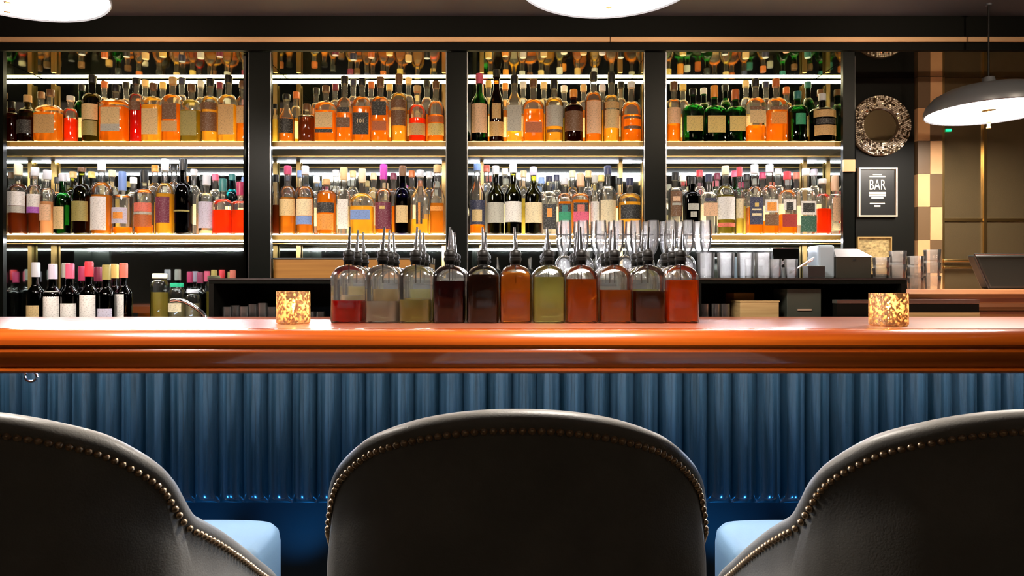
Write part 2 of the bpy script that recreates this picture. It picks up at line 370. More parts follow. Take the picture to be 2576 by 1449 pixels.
M3 = [
 (1201, 40, 412, 22, 494, 566, 'rl', 'c', 'orr', 'blue', [(505, 566, .94, 'navy'), (529, 559, .6, 'beige')], 'clear bottle with navy and cream label'),
 (1247, 42, 418, 26, 492, 0, 'rl', 'o', None, 'silver', [(511, 562, .95, 'grey')], 'olive wine-shaped bottle with grey label'),
 (1291, 44, 412, 28, 492, 0, 'rl', 'o', None, 'white', [(509, 560, .95, 'white')], 'olive wine-shaped bottle with white capsule'),
 (1342, 43, 420, 26, 492, 0, 'rl', 'o', None, 'lilac', [(511, 562, .95, 'cream')], 'olive wine-shaped bottle with cream label'),
 (1382, 36, 443, 18, 500, 0, 'sd', 'c', None, 'navy', [(515, 578, .94, 'black'), (526, 548, .35, 'orange')], 'clear bottle with black label and orange emblem'),
 (1420, 34, 449, 20, 502, 508, 'sd', 'c', 'orr', 'silver', [(514, 534, .92, 'black'), (518, 536, .4, 'teal'), (534, 560, .92, 'green')], 'bottle with black and green label'),
 (1460, 44, 436, 36, 498, 504, 'sd', 'c', 'orr', 'peach', [(512, 534, .9, 'black'), (517, 536, .4, 'coral'), (534, 560, .9, 'pink')], 'bottle with black and pink label'),
 (1496, 22, 440, 24, 500, 0, 'rd', 'c', None, 'grey', [(508, 570, .9, 'white')], 'slim clear bottle with white label'),
 (1529, 41, 418, 26, 492, 0, 'rd', 'c', None, 'navy', [(505, 582, .92, 'cream')], 'clear bottle with long cream label'),
 (1584, 58, 448, 24, 500, 510, 'rd', 'c', 'go', 'navy', [(518, 553, .85, 'black')], 'stout amber bottle with black label'),
]
M4 = [
 (1699, 36, 434, 24, 484, 0, 'rd', 'c', None, 'black', [(481, 546, .8, 'brown'), (496, 508, .5, 'peach'), (512, 518, .6, 'grey')], 'clear bottle with arched black-brown label'),
 (1740, 44, 446, 22, 494, 0, 'rd', 'k', None, 'black', [(514, 530, .6, 'grey'), (534, 548, .35, 'grey')], 'black bottle with white emblem'),
 (1783, 40, 438, 24, 502, 0, 'sd', 'c', None, 'navy', [(500, 508, .7, 'navy'), (512, 545, .9, 'peach')], 'clear bottle with pale pink label and navy band'),
 (1825, 46, 418, 26, 490, 492, 'rd', 'c', 'ol', 'cream', [(497, 554, .9, 'white'), (562, 572, .9, 'coral')], 'olive bottle with speckled white label'),
 (1860, 20, 420, 28, 492, 520, 'rd', 'c', 'ye', 'red', [(500, 550, .9, 'cream')], 'thin pale yellow bottle with red cap'),
 (1898, 38, 414, 28, 496, 522, 'sd', 'c', 'orr', 'silver', [(498, 566, .94, 'navy'), (512, 522, .25, 'gold'), (527, 531, .6, 'cream'), (538, 544, .6, 'cream')], 'bottle with dark navy label and gold emblem'),
 (1936, 38, 414, 24, 494, 556, 'sd', 'c', 'orr', 'lilac', [(504, 536, .92, 'white'), (511, 532, .6, 'orange'), (541, 569, .95, 'brown')], 'bottle with orange circle on white label'),
 (1980, 42, 432, 24, 498, 540, 'sd', 'c', 'orr', 'red', [(504, 530, .75, 'white'), (511, 530, .4, 'black'), (541, 572, .9, 'dred')], 'bottle with dark red lower label and red cap'),
 (2027, 44, 424, 22, 498, 0, 'sd', 'c', None, 'white', [(508, 542, .92, 'white'), (513, 536, .65, 'black'), (545, 586, .92, 'dgreen')], 'bottle with black shield over dark green label'),
 (2069, 36, 450, 16, 508, 526, 'sd', 'c', 'ro', 'white', [], 'square bottle of red-brown spirit, no label'),
 (2101, 26, 442, 42, 494, 0, 'sd', 'c', None, 'peach', [(498, 558, .9, 'peach'), (562, 580, .9, 'cream')], 'peach-labelled bottle at the right end'),
]
B_T = [  # back-row bottles: centre px, top px, cap, glass, liquid, level px
 [(104, 232, 'brown', 'c', 'am', 300), (206, 214, 'black', 'g', None, 0), (263, 205, 'rust', 'c', 'am', 290), (318, 208, 'black', 'c', 'orr', 280), (366, 202, 'beige', 'c', 'go', 290), (410, 208, 'gold', 'c', 'am', 280), (458, 196, 'navy', 'c', 'am', 270), (505, 204, 'silver', 'c', 'go', 280), (553, 208, 'maroon', 'c', 'orr', 280)],
 [(745, 232, 'rust', 'c', 'go', 300), (796, 222, 'black', 'c', 'am', 290), (844, 212, 'maroon', 'c', 'go', 280), (889, 200, 'navy', 'c', 'am', 270), (934, 206, 'rust', 'c', 'orr', 270), (980, 212, 'gold', 'c', 'am', 280), (1028, 196, 'beige', 'c', 'am', 280), (1074, 204, 'black', 'c', 'orr', 290)],
 [(1229, 204, 'gold', 'c', 'am', 290), (1271, 210, 'orange', 'c', 'am', 280), (1316, 206, 'silver', 'c', 'am', 290), (1368, 208, 'beige', 'c', 'go', 290), (1419, 216, 'white', 'c', 'ye', 300), (1468, 214, 'tan', 'c', 'am', 280), (1515, 214, 'lilac', 'c', 'go', 280), (1562, 206, 'black', 'c', 'am', 290)],
 [(1718, 212, 'gold', 'c', 'am', 290), (1770, 222, 'silver', 'g', None, 0), (1824, 214, 'black', 'g', None, 0), (1876, 204, 'beige', 'c', 'ye', 290), (1926, 206, 'navy', 'c', 'am', 280), (1978, 220, 'rust', 'c', 'go', 290), (2032, 206, 'teal', 'g', None, 0), (2064, 226, 'brown', 'g', None, 0)],
]
B_M = [
 [(84, 434, 'brown', 'c', 'am', 500), (114, 440, 'grey', 'c', None, 0), (146, 446, 'black', 'c', 'pe', 530), (184, 432, 'tan', 'o', None, 0), (231, 432, 'gold', 'o', 'ye', 500), (282, 428, 'cream', 'c', 'ye', 500), (336, 446, 'white', 'c', None, 0), (390, 416, 'orange', 'c', 'go', 510), (438, 414, 'black', 'c', 'am', 520), (488, 426, 'silver', 'c', None, 0), (542, 438, 'pink', 'c', None, 0), (584, 438, 'teal', 'y', None, 0), (616, 446, 'blue', 'c', 'ro', 540)],  # teal-capped cyan bottle stands in for a screen's reflection
 [(724, 440, 'navy', 'c', 'br', 520), (756, 430, 'blue', 'c', 'am', 510), (796, 444, 'white', 'c', None, 0), (845, 428, 'silver', 'c', None, 0), (888, 430, 'beige', 'c', 'pa', 520), (940, 436, 'peach', 'c', 'go', 520), (990, 436, 'maroon', 'c', 'orr', 520), (1036, 430, 'rust', 'c', 'am', 520), (1080, 432, 'silver', 'c', 'go', 540)],
 [(1224, 416, 'coral', 'c', None, 0), (1270, 424, 'white', 'c', 'pa', 530), (1317, 430, 'peach', 'c', 'ye', 500), (1362, 446, 'blue', 'c', None, 0), (1400, 440, 'navy', 'c', None, 0), (1440, 430, 'cream', 'c', 'go', 510), (1480, 430, 'beige', 'c', None, 0), (1512, 440, 'gold', 'c', None, 0), (1558, 448, 'black', 'c', 'am', 520)],
 [(1718, 440, 'white', 'c', None, 0), (1760, 428, 'red', 'c', None, 0), (1804, 436, 'maroon', 'c', None, 0), (1848, 430, 'pink', 'g', None, 0), (1878, 438, 'black', 'c', 'ye', 520), (1918, 434, 'crimson', 'c', 'orr', 540), (1958, 424, 'silver', 'c', None, 0), (2003, 434, 'coral', 'c', None, 0), (2048, 426, 'lilac', 'c', None, 0)],
]
BAYN = ['leftmost bay', 'second bay', 'third bay', 'rightmost bay']
def shelf_row(rows, back, base_z, base_px, shelf, bay):
    grp = 'liquor bottles on the %s shelf, %s' % (shelf, BAYN[bay])
    k = YF / F
    for (cx, w, top, ch, sh, lv, st, g, lq, cap, labs, look) in rows:
        W = w * k * .985
        D = W if st[0] == 'r' else W * .86
        D = min(D, .105)
        n = 2.0 if st[0] == 'r' else 6.0
        H = wz(top, YF) - base_z
        z = lambda py: wz(py, YF) - base_z
        zs = z(sh); rest = H - ch * k - zs
        zn = zs + max(.012, rest * (.5 if st[1] == 'd' else .68))
        rn = min(.0145, W * .3)
        zt = H - ch * k + .012
        if zt < zn + .004: zt = zn + .006
        label = look + ', %s shelf of the %s' % (shelf, BAYN[bay])
        Lb = [(z(b), z(a), fr, c) for (a, b, fr, c) in labs]
        Lb = [(max(.012, a), min(b, zs + .004), fr, c) for a, b, fr, c in Lb]
        Lb = [q for q in Lb if q[1] > q[0] + .003]
        o = make_bottle('liquor_bottle', label, 'bottle', (wx(cx, YF), YF, base_z), W, D, n, zs, zn, zt, rn, st[1] == 'd', GL[g],
                        lq, z(lv) if lv else (zs * .9 if lq else 0), cap, zt - .004, H, Lb, grp)
        if '101' in look: text('number_print', '101', .026, labm('cream'), o, (0, -D / 2 - .0022, z(309)))
    YB = 3.335
    for (cx, top, cap, g, lq, lv) in back:
        kb = YB / F; W = .057; H = wz(top, YB) - base_z
        z = lambda py: wz(py, YB) - base_z
        zs = H * .60; zn = H * .76
        make_bottle('liquor_bottle', 'back-row bottle with %s cap, mostly hidden, %s shelf of the %s' % (cap, shelf, BAYN[bay]), 'bottle',
                    (wx(cx, YB), YB, base_z), W, W, 2.0 if cx % 2 else 5.0, zs, zn, H - .02, .0135, True, GL[g], lq, z(lv) if lv else 0, cap, H - .03, H,
                    [(zs * .3, zs * .8, .8, 'cream')] if cx % 3 else [], grp)
for b, (t, m) in enumerate(zip((T1, T2, T3, T4), (M1, M2, M3, M4))):
    shelf_row(t, B_T[b], Z_TOP, 352, 'top', b)
    shelf_row(m, B_M[b], Z_MID, 588, 'middle', b)

# ------------------------------------------------------------------ display bays
YM, ZS, YFR = 3.49, 2.272, 3.08      # mirror plane, soffit height, front plane
BX = [(-2.372, -1.192), (-1.142, -.272), (-.222, .615), (.665, 1.54)]
BPOS = ['leftmost', 'second from left', 'third from left', 'rightmost']
for b, (xa, xb) in enumerate(BX):
    c = (xa + xb) / 2; hw = (xb - xa) / 2
    r = thing('display_bay', '%s mirror-backed bay of lit golden bottle shelves' % BPOS[b], 'shelving', (c, 3.3, 1.262 if b else 1.0), 'mirrored bottle bays behind the bar')
    z0 = r.location.z
    def loc(mb_z): return mb_z - z0
    mb = MB(); mb.box(-hw, hw, YM - 3.3, YM + .012 - 3.3, loc(1.262 if b else 1.01), loc(ZS - .002)); obj('back_mirror', mb, mirror, r)
    for s in (-1, 1):
        mb = MB(); xs = s * hw
        mb.box(min(xs, xs - s * .012), max(xs, xs - s * .012), 3.1 - 3.3, YM - 3.3, loc(1.262 if b or s > 0 else 1.01), loc(ZS - .002)); obj('side_panel', mb, mirror, r)
    for zt, pm, lm in ((Z_TOP, panel_top, led_cool), (Z_MID, panel_mid, led_bright)):
        mb = MB(); mb.box(-hw, hw, 3.118 - 3.3, 3.478 - 3.3, loc(zt - .026), loc(zt - .004)); mb.m[0] = 1; sh = obj('shelf', mb, [shelfm, black], r)
        mb = MB(); mb.box(-hw + .004, hw - .004, 3.13 - 3.3, 3.474 - 3.3, loc(zt - .0039), loc(zt - .0004)); obj('light_panel', mb, pm, sh)
        mb = MB(); mb.box(-hw + .01, hw - .01, 3.122 - 3.3, 3.130 - 3.3, loc(zt - .033), loc(zt - .0262)); obj('led_strip', mb, lm, sh)
        if zt == Z_TOP:
            mb = MB(); mb.box(-hw + .01, hw - .01, 3.472 - 3.3, 3.478 - 3.3, loc(zt - .031), loc(zt - .0262)); obj('led_strip', mb, lm, sh)
        mb = MB(); mb.box(-hw + .005, hw - .005, 3.33 - 3.3, 3.345 - 3.3, loc(zt - .031), loc(zt - .0262)); obj('brass_strip', mb, brass, sh)
    mb = MB(); mb.box(-hw + .01, hw - .01, 3.472 - 3.3, 3.478 - 3.3, loc(ZS - .0165), loc(ZS - .0115)); obj('led_strip', mb, led_warm, r)
    for s in (-1, 1):
        x = s * (hw - .07)
        mb = MB(); mb.box(x - .010, x + .010, 3.468 - 3.3, 3.482 - 3.3, loc(1.262 if b or s > 0 else 1.01), loc(ZS - .03)); obj('brass_post', mb, brass, r)

def tagst(o, label, cat): return tag(o, label, cat, kind='structure')
def pillar(pxa, pxb, Y0=3.076, Y1=3.097, z0=1.2605):
    mb = MB(); mb.box(wx(pxa, Y0), wx(pxb, Y0), Y0, Y1, z0, ZS - .001)
    return mb
for i, (a, b, nm) in enumerate(((625, 682, 'black pillar between the leftmost and second bottle bays'), (1121, 1177, 'black pillar between the second and third bottle bays'),
                   (1620, 1677, 'black pillar right of the third bottle bay, behind the stemware'))):
    r = tagst(obj('trim_%d' % (i + 1), pillar(a, b), blackgloss, bevel=.003), nm, 'pillar')
    for px in (a, b):
        mb = MB(); x = wx(px, 3.075) + (.0025 if px == a else -.0025); mb.box(x - .0018, x + .0018, 3.0735, 3.0758, 1.2605, ZS - .002); obj('chrome_edge', mb, steel, r)
tagst(obj('trim_4', pillar(-60, 8, z0=.98), blackgloss), 'black post at the left end of the bottle bays', 'pillar')
r = tagst(obj('trim_5', pillar(2121, 2150), blackgloss), 'black post at the right end of the bottle bays', 'pillar')
mb = MB(); mb.box(wx(2121, 3.07), wx(2150, 3.07), 3.064, 3.0755, wz(426, 3.01), wz(396, 3.01)); obj('warm_reflection_plate', mb, copper, r)  # copper plate stands in for warm light reflected on the post

# ------------------------------------------------------------------ room shell
ZC = 2.424
XL, XR, YN, YP = -3.3, 4.3, -3.0, 3.53
mb = MB(); mb.box(XL, XR, YN, YP, -.05, 0); tagst(obj('floor', mb, floorm), 'dark wooden floor under the bar stools', 'floor')
mb = MB(); mb.box(XL, XR, YN, YP, ZC, ZC + .05); tagst(obj('ceiling', mb, ceilm), 'dark grey ceiling above the pendant lamps', 'ceiling')
mb = MB(); mb.box(XL, XR, YP, YP + .05, 0, ZC); tagst(obj('wall_back', mb, black), 'black wall behind the bottle bays', 'wall')
mb = MB(); mb.box(XL - .05, XL, YN, YP, 0, ZC); tagst(obj('wall_left', mb, wallm), 'dark wall on the left of the bar', 'wall')
mb = MB(); mb.box(XR, XR + .05, YN, YP, 0, ZC); tagst(obj('wall_right', mb, wallm), 'dark wall on the right of the bar', 'wall')
mb = MB(); mb.box(XL, XR, YN - .05, YN, 0, ZC); tagst(obj('wall_front', mb, wallm), 'dark wall facing the bar', 'wall')
r = MB(); r.box(XL, XR, 3.06, 3.08, ZS, ZC); r = tagst(obj('trim_6', r, black), 'black fascia above the bottle bays', 'trim')
mb = MB(); mb.box(XL, XR, 3.08, 3.53, ZS, ZS + .02); obj('mirrored_soffit', mb, soffitm, r)
r = MB(); r.box(XL, wx(1535, 3.05) - .0012, 3.046, 3.0595, wz(105.5, 3.05), wz(92.5, 3.05)); r.box(wx(1535, 3.05) + .0012, XR, 3.046, 3.0595, wz(105.5, 3.05), wz(92.5, 3.05))
tagst(obj('trim_7', r, copper, bevel=.002), 'copper strip running along the black fascia', 'trim')
YW = 3.46
mb = MB(); mb.box(wx(2152, YW), wx(2300, YW), YW, 3.528, 0, ZS - .001); tagst(obj('wall_panel', mb, black), 'matte black wall panel with round mirror and frames', 'wall panel')
# checkered column
ck_t = pbr('tan_check', (.48, .27, .12), .5, noise=((8, 8, 8), (.42, .23, .10)))
ck_d = pbr('brown_check', (.10, .06, .028), .4)
mb = MB(); xs = [wx(2303, YW), wx(2334, YW), wx(2365, YW)]
zb = [0] + [wz(274 + 82.6 * k, YW) for k in range(9, -1, -1)]
zb = [z for z in zb if z >= 0] + [wz(274 - 82.6, YW)]
zb[-1] = min(zb[-1], ZS - .001); nrow = len(zb) - 1
for i in range(nrow):
    for j in range(2):
        lvl = nrow - 1 - i      # 0 = top row
        mb.box(xs[j] + .0008, xs[j + 1] - .0008, YW - .02, YW + .05, zb[i] + .0008, zb[i + 1] - .0008, 0 if (lvl + j) % 2 == 1 else 1)
tagst(obj('checkered_column', mb, [ck_t, ck_d], smooth=False), 'tan and brown checkered column right of the round mirror', 'column')
r = MB(); r.box(wx(2372, YW), XR - .001, YW, YW + .02, 0, ZS - .001)
r = tagst(obj('wall_mirror_panel', r, smoked, smooth=False), 'smoked mirror wall with brass strips at the far right', 'wall panel')
for px in (2369, 2475, 2640):
    mb = MB(); x = wx(px, YW); mb.box(x - .007, x + .007, YW - .012, YW - .0005, 0, ZS - .001); obj('brass_strip', mb, brass, r)
mb = MB(); mb.box(wx(2373, YW), XR - .01, YW - .007, YW - .0005, wz(557, YW), wz(550, YW)); obj('brass_strip', mb, brass, r)

# round mosaic mirror
RX, RZ = wx(2216, 3.44), wz(316, 3.44)
r = thing('mosaic_mirror', 'round wall mirror framed with small gold mosaic tiles', 'mirror', (RX, 3.459, RZ))
mb = MB(); mt = Matrix.Rotation(PI / 2, 4, 'X')
mb.lathe([(.150, 0), (.151, .012), (.140, .02), (.09, .02), (.083, .012), (.083, 0)], 64, mat=mt, cap0=False, cap1=False); obj('ring_frame', mb, pbr('ring_dark', (.06, .035, .015), .4), r)
mb = MB(); mb.lathe([(.083, .001), (.083, .006)], 48, mat=mt); obj('mirror_glass', mb, smoked, r)
mb = MB()
for i, rr in enumerate((.087, .096, .105, .114, .123, .132, .141)):
    n = int(2 * PI * rr / .0092)
    for j in range(n):
        a = 2 * PI * (j + .5 * (i % 2)) / n; s = .0034
        rad = Vector((math.cos(a), 0, math.sin(a))); tan = Vector((-math.sin(a), 0, math.cos(a))); nn = Vector((random.uniform(-.35, .35), -1, random.uniform(-.35, .35))).normalized()
        t2 = (tan - nn * tan.dot(nn)).normalized(); r2 = nn.cross(t2)
        c = rad * (rr + .004) + Vector((0, -.0225, 0))
        f = [c + t2 * s * p + r2 * s * q + nn * .0015 for p, q in ((-1, -1), (1, -1), (1, 1), (-1, 1))]
        g = [c + t2 * s * p + r2 * s * q - nn * .002 for p, q in ((-1, -1), (1, -1), (1, 1), (-1, 1))]
        mb.add(f + g, [(0, 1, 2, 3), (0, 4, 5, 1), (1, 5, 6, 2), (2, 6, 7, 3), (3, 7, 4, 0)], random.choice((0, 1, 1, 1, 2)))
obj('mosaic_tiles', mb, [pbr('tile_gold', (.78, .60, .36), .2, 1.0), pbr('tile_pale', (.75, .66, .52), .3, .3), pbr('tile_dark', (.10, .06, .03), .3)], r, smooth=False)

# framed prints
def framed(name, label, pxa, pxb, ya, yb, fm, boardm, bw):
    Y = 3.445; xa, xb, z1, z0 = wx(pxa, Y), wx(pxb, Y), wz(ya, Y), wz(yb, Y)
    cx, w, h = (xa + xb) / 2, xb - xa, z1 - z0
    r = thing(name, label, 'picture frame', (cx, 3.459, z0))
    mb = MB(); mb.box(-w / 2, w / 2, -.018, 0, 0, bw); mb.box(-w / 2, w / 2, -.018, 0, h - bw, h); mb.box(-w / 2, -w / 2 + bw, -.018, 0, bw, h - bw); mb.box(w / 2 - bw, w / 2, -.018, 0, bw, h - bw)
    obj('frame', mb, fm, r, smooth=False)
    mb = MB(); mb.box(-w / 2 + bw, w / 2 - bw, -.008, -.001, bw, h - bw); pr = obj('print', mb, boardm, r, smooth=False)
    return r, pr, w, h
silverf = pbr('pale_frame', (.80, .62, .48), .3, .5)
r, pr, w, h = framed('framed_print', 'framed black print reading BAR in white letters', 2160, 2257, 422, 545, silverf, pbr('print_black', (.008, .008, .008), .3), .007)
ink = pbr('white_ink', (.72, .68, .58), .6)
bt = text('bar_lettering', 'BAR', .074, ink, pr, (0, -.0085, h * .645)); bt.scale = (.62, 1, 1)
mb = MB()
for (zc, ww, hh) in ((.865, .045, .006), (.825, .08, .007), (.485, .085, .011), (.435, .085, .008), (.385, .06, .006), (.27, .075, .006), (.22, .03, .008)):
    mb = MB(); mb.box(-ww / 2, ww / 2, -.0092, -.0081, h * zc - hh / 2, h * zc + hh / 2); obj('print_line', mb, ink, pr, smooth=False)
goldf = pbr('gold_frame', (.62, .42, .17), .35, .8)
framed('framed_certificate', 'gold-framed mottled certificate under the BAR print, behind glasses', 2157, 2243, 596, 690, goldf,
       pbr('parchment', (.36, .27, .11), .6, noise=((60, 60, 90), (.12, .085, .03))), .006)

# ------------------------------------------------------------------ raised back counter with dark cubby
YCF, ZCT = 2.80, 1.2594
xa, xb = wx(525, YCF), wx(2280, YCF)
r = thing('back_counter', 'raised black counter with steel edge and dark open cubby', 'counter', ((xa + xb) / 2, 3.1, 0))
hw = (xb - xa) / 2
mb = MB(); mb.box(-hw, hw, YCF - 3.1, 3.475 - 3.1, ZCT - .022, ZCT); obj('counter_slab', mb, blackgloss, r, bevel=.001)
mb = MB(); mb.box(-hw - .002, hw + .002, YCF - 3.104, YCF - 3.1, ZCT - .007, ZCT); obj('steel_edge', mb, steel, r)
mb = MB(); mb.box(-hw, hw, 3.3 - 3.1, 3.32 - 3.1, 0, ZCT - .022); obj('back_panel', mb, black, r)
mb = MB(); mb.box(-hw, hw, YCF - 3.1, 3.3 - 3.1, .90, 1.02); obj('cubby_floor', mb, black, r)
for x0 in (-hw, hw - .02, wx(838, YCF) - (xa + xb) / 2, wx(1752, YCF) - (xa + xb) / 2):
    mb = MB(); mb.box(x0, x0 + .02, YCF - 3.1, 3.3 - 3.1, 1.02, ZCT - .022); obj('divider', mb, black, r)
mb = MB(); mb.box(-hw, hw, YCF - 3.09, 3.3 - 3.1, 0, .90); obj('lower_cabinet', mb, black, r)
# low counter on the left
mb = MB(); mb.box(-2.75, xa - .004, 2.76, 3.478, .0, 1.0)
tag(obj('low_counter', mb, blackgloss, bevel=.004), 'low dark counter under the wine bottles on the left', 'counter')
# side counter at right (behind bar, wood)
wood = pbr('varnished_mahogany', (.42, .085, .012), .22, coat=.6, noise=((1.2, 30, 60), (.22, .04, .006), 6), coatr=.06)
xs0 = xb + .012
r = thing('side_counter', 'mahogany side counter at the right end behind the bar', 'counter', (3.0, 3.0, 0))
prof = [(2.93, 0), (2.93, 1.12), (2.912, 1.125), (2.905, 1.14), (2.912, 1.155), (2.925, 1.16), (2.925, 1.176), (2.90, 1.18), (2.892, 1.195), (2.90, 1.212), (2.915, 1.2155), (3.44, 1.2155), (3.44, 0)]
mb = MB(); mb.extrude_x([(y - 3.0, z) for y, z in prof], xs0 - 3.0, XR - 3.02); obj('counter_body', mb, MATS.get('side_satin') or pbr('side_satin', (.62, .26, .10), .3, coat=1.0, noise=((1.2, 30, 60), (.45, .15, .05), 6), coatr=.2), r)

# ------------------------------------------------------------------ the bar
ZB = 1.1064
woodtop = pbr('bar_top_varnish', (.72, .13, .006), .3, coat=1.0, noise=((.9, 26, 60), (.40, .060, .004), 6), coatr=.08)
r = thing('bar_counter', 'long varnished mahogany bar with padded blue-black front', 'bar', (0, 2.3, 0))
prof = [(2.73, ZB - .04), (2.73, ZB), (1.946, ZB), (1.946, ZB - .04)]
mb = MB(); mb.extrude_x([(y - 2.3, z) for y, z in prof], -2.72, 2.72); obj('wood_top', mb, pbr('bar_top_satin', (.62, .12, .012), .35, coat=1.0, noise=((.9, 40, 26), (.36, .06, .008), 5), coatr=.30), r, ang=28)
prof = [(1.945, ZB - .0003), (1.925, ZB - .0012), (1.905, ZB - .006), (1.890, ZB - .016), (1.881, ZB - .030), (1.878, ZB - .042),
        (1.884, ZB - .046), (1.886, ZB - .049), (1.880, ZB - .053), (1.876, ZB - .060), (1.876, ZB - .085), (1.880, ZB - .098), (1.884, ZB - .103), (1.877, ZB - .106), (1.874, ZB - .111), (1.878, ZB - .117), (1.886, ZB - .119),
        (1.95, ZB - .119), (1.95, ZB - .04)]
mb = MB(); mb.extrude_x([(y - 2.3, z) for y, z in prof], -2.72, 2.72); obj('edge_moulding', mb, woodtop, r, ang=28)
vinyl = pbr('teal_black_vinyl', (.005, .012, .013), .2, coat=.8, coatr=.08, noise=((60, 1, 1.1), (.022, .036, .038), 3))  # lighter streaks put the ribs' sheen highlights into the vinyl colour
YP0 = 2.14; per = .0755; ncol = 66; sub = 14; z0r, z1r = .556, .99
xs_ = [(-ncol / 2 * per) + per * i / sub for i in range(ncol * sub + 1)]
zr = [z0r, z0r + .004, z0r + .012, z0r + .024, z0r + .04, .72, .85, z1r]
bulge = [0, .35, .68, .9, 1, 1, 1, 1]
vs, fs = [], []
for zi, z in enumerate(zr):
    for i, x in enumerate(xs_):
        t = (i % sub) / sub
        k = int(i / sub)
        b_ = (math.sin(PI * t) ** .62 if 0 < t < 1 else 0) * .036 * (1 - .08 * math.sin(k * 2.3))
        vs.append((x, YP0 - 2.3 - b_ * bulge[zi] + .0015 * math.sin(x * 9 + z * 7), z))
nx = len(xs_)
for zi in range(len(zr) - 1):
    for i in range(nx - 1): fs.append((zi * nx + i, zi * nx + i + 1, (zi + 1) * nx + i + 1, (zi + 1) * nx + i))
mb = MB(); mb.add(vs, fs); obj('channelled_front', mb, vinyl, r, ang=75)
mb = MB(); mb.box(-2.6, 2.6, YP0 - 2.298, 2.66 - 2.3, 0, .985); obj('bar_body', mb, pbr('dark_teal_panel', (.002, .006, .008), .4), r)
led_blue = emis('led_ice', (.48, .68, 1.0), 46)
mb = MB(); mb.box(-2.55, 2.55, 1.985 - 2.3, 2.005 - 2.3, ZB - .131, ZB - .1195); obj('led_strip', mb, led_blue, r)
mb = MB(); mb.tube([(-2.5, 1.98 - 2.3, .2), (2.5, 1.98 - 2.3, .2)], .022, 10); fr_ = obj('foot_rail', mb, brass, r)
for x in (-2.3, -1.1, 0, 1.1, 2.3):
    mb = MB(); mb.tube([(x, 2.13 - 2.3, .2), (x, 1.98 - 2.3, .2)], .012, 8); obj('rail_bracket', mb, brass, fr_)
# bag hook
Y = 1.97; hx = wx(78, Y)
r = thing('bag_hook', 'small silver ring hook under the bar at the far left', 'hook', (hx, Y, ZB - .119))
mb = MB(); mb.lathe([(.012, -.006), (.012, 0)], 14); obj('plate', mb, chrome, r)
mb = MB(); mb.tube([(.017 * math.cos(2 * PI * k / 16), 0, -.020 + .014 * math.sin(2 * PI * k / 16)) for k in range(17)], .0035, 8); obj('ring', mb, chrome, r)

# ------------------------------------------------------------------ decanters on the bar
Y1 = 2.26; kd = Y1 / F
dw = .1035
DL = [  # px, liquid colour, level px, description
 (878, (.75, .01, .008), 755, 'half full of bright red syrup'), (963, (.93, .93, .86), 757, 'half full of clear colourless liquid'), (1046, (.80, .74, .34), 753, 'half full of pale olive liquid'),
 (1131, (.10, .006, .004), 707, 'full of near-black liquid, red glints'), (1215, (.07, .018, .004), 691, 'full of dark brown-black liquid'), (1297, (.98, .36, .03), 684, 'full of amber-orange liquid'),
 (1380, (.88, .84, .28), 697, 'full of pale yellow-green liquid'), (1462, (.90, .24, .015), 702, 'full of deep orange-brown liquid'), (1546, (.80, .22, .015), 729, 'two-thirds full of burnt orange liquid'),
 (1630, (.20, .05, .01), 732, 'two-thirds full of dark brown liquid'), (1712, (1.0, .19, .008), 704, 'full of vivid red-orange liquid')]
zS, zN, zT = .146, .188, .203
PD = bottle_prof(dw, .0985, 7.0, zS, zN, zT, .0165, True)
gm = MB(); gm.rings([xsec(*p, 32) for p in PD]); gme = gm.mesh('glass_body', thin_glass('decanter_glass', (.99, .99, .97), .6, .05, .10))
sm = MB(); sm.lathe([(.0150, zT - .012), (.0150, zT), (.0195, zT + .001), (.0195, zT + .009), (.0170, zT + .010), (.0170, zT + .015), (.0190, zT + .016), (.0190, zT + .026), (.014, zT + .033), (.006, zT + .036)], 18)
sme = sm.mesh('stopper', pbr('black_rubber', (.006, .005, .004), .45, spec=.3))
sp = MB(); zc = zT + .034
sp.tube([(0, 0, zc), (0, 0, zc + .012), (.0015, -.001, zc + .03), (.004, -.003, zc + .076)], [.0062, .0062, .0048, .0034], 10)
sp.tube([(-.006, 0, zc - .002), (-.007, .002, zc + .028)], .0016, 6)
spe = sp.mesh('spout', steel)
tb = MB(); tb.tube([(0, 0, .13), (0, 0, zT - .008)], .0022, 6); tbe = tb.mesh('pour_tube', pbr('tube_dark', (.03, .025, .02), .4))
lcache = {}
def liquid_fill(lv, t=.0045):
    key = round(lv, 4)
    if key not in lcache:
        Q = [(p[0] - t, p[1] - t, p[2], max(p[3], .007)) for p in PD if p[3] < lv - .001]
        h = at_z(PD, lv); Q.append((h[0] - t, h[1] - t, h[2], lv))
        mb = MB(); mb.rings([xsec(*p, 32) for p in Q]); lcache[key] = mb
    return lcache[key]
ROWN = ['', 'second row', 'third row']
BACKC = [(.85, .85, .3), (.95, .95, .88), (.95, .93, .8), (.95, .75, .4), (.95, .8, .3), (.95, .95, .92), (.9, .85, .3), (.95, .7, .25), (.92, .92, .85), (.95, .8, .5), (.95, .9, .75)]
DN = ['red', 'colourless', 'pale olive', 'near-black', 'dark brown-black', 'amber-orange', 'yellow-green', 'orange-brown', 'burnt orange', 'dark brown', 'vivid red-orange']
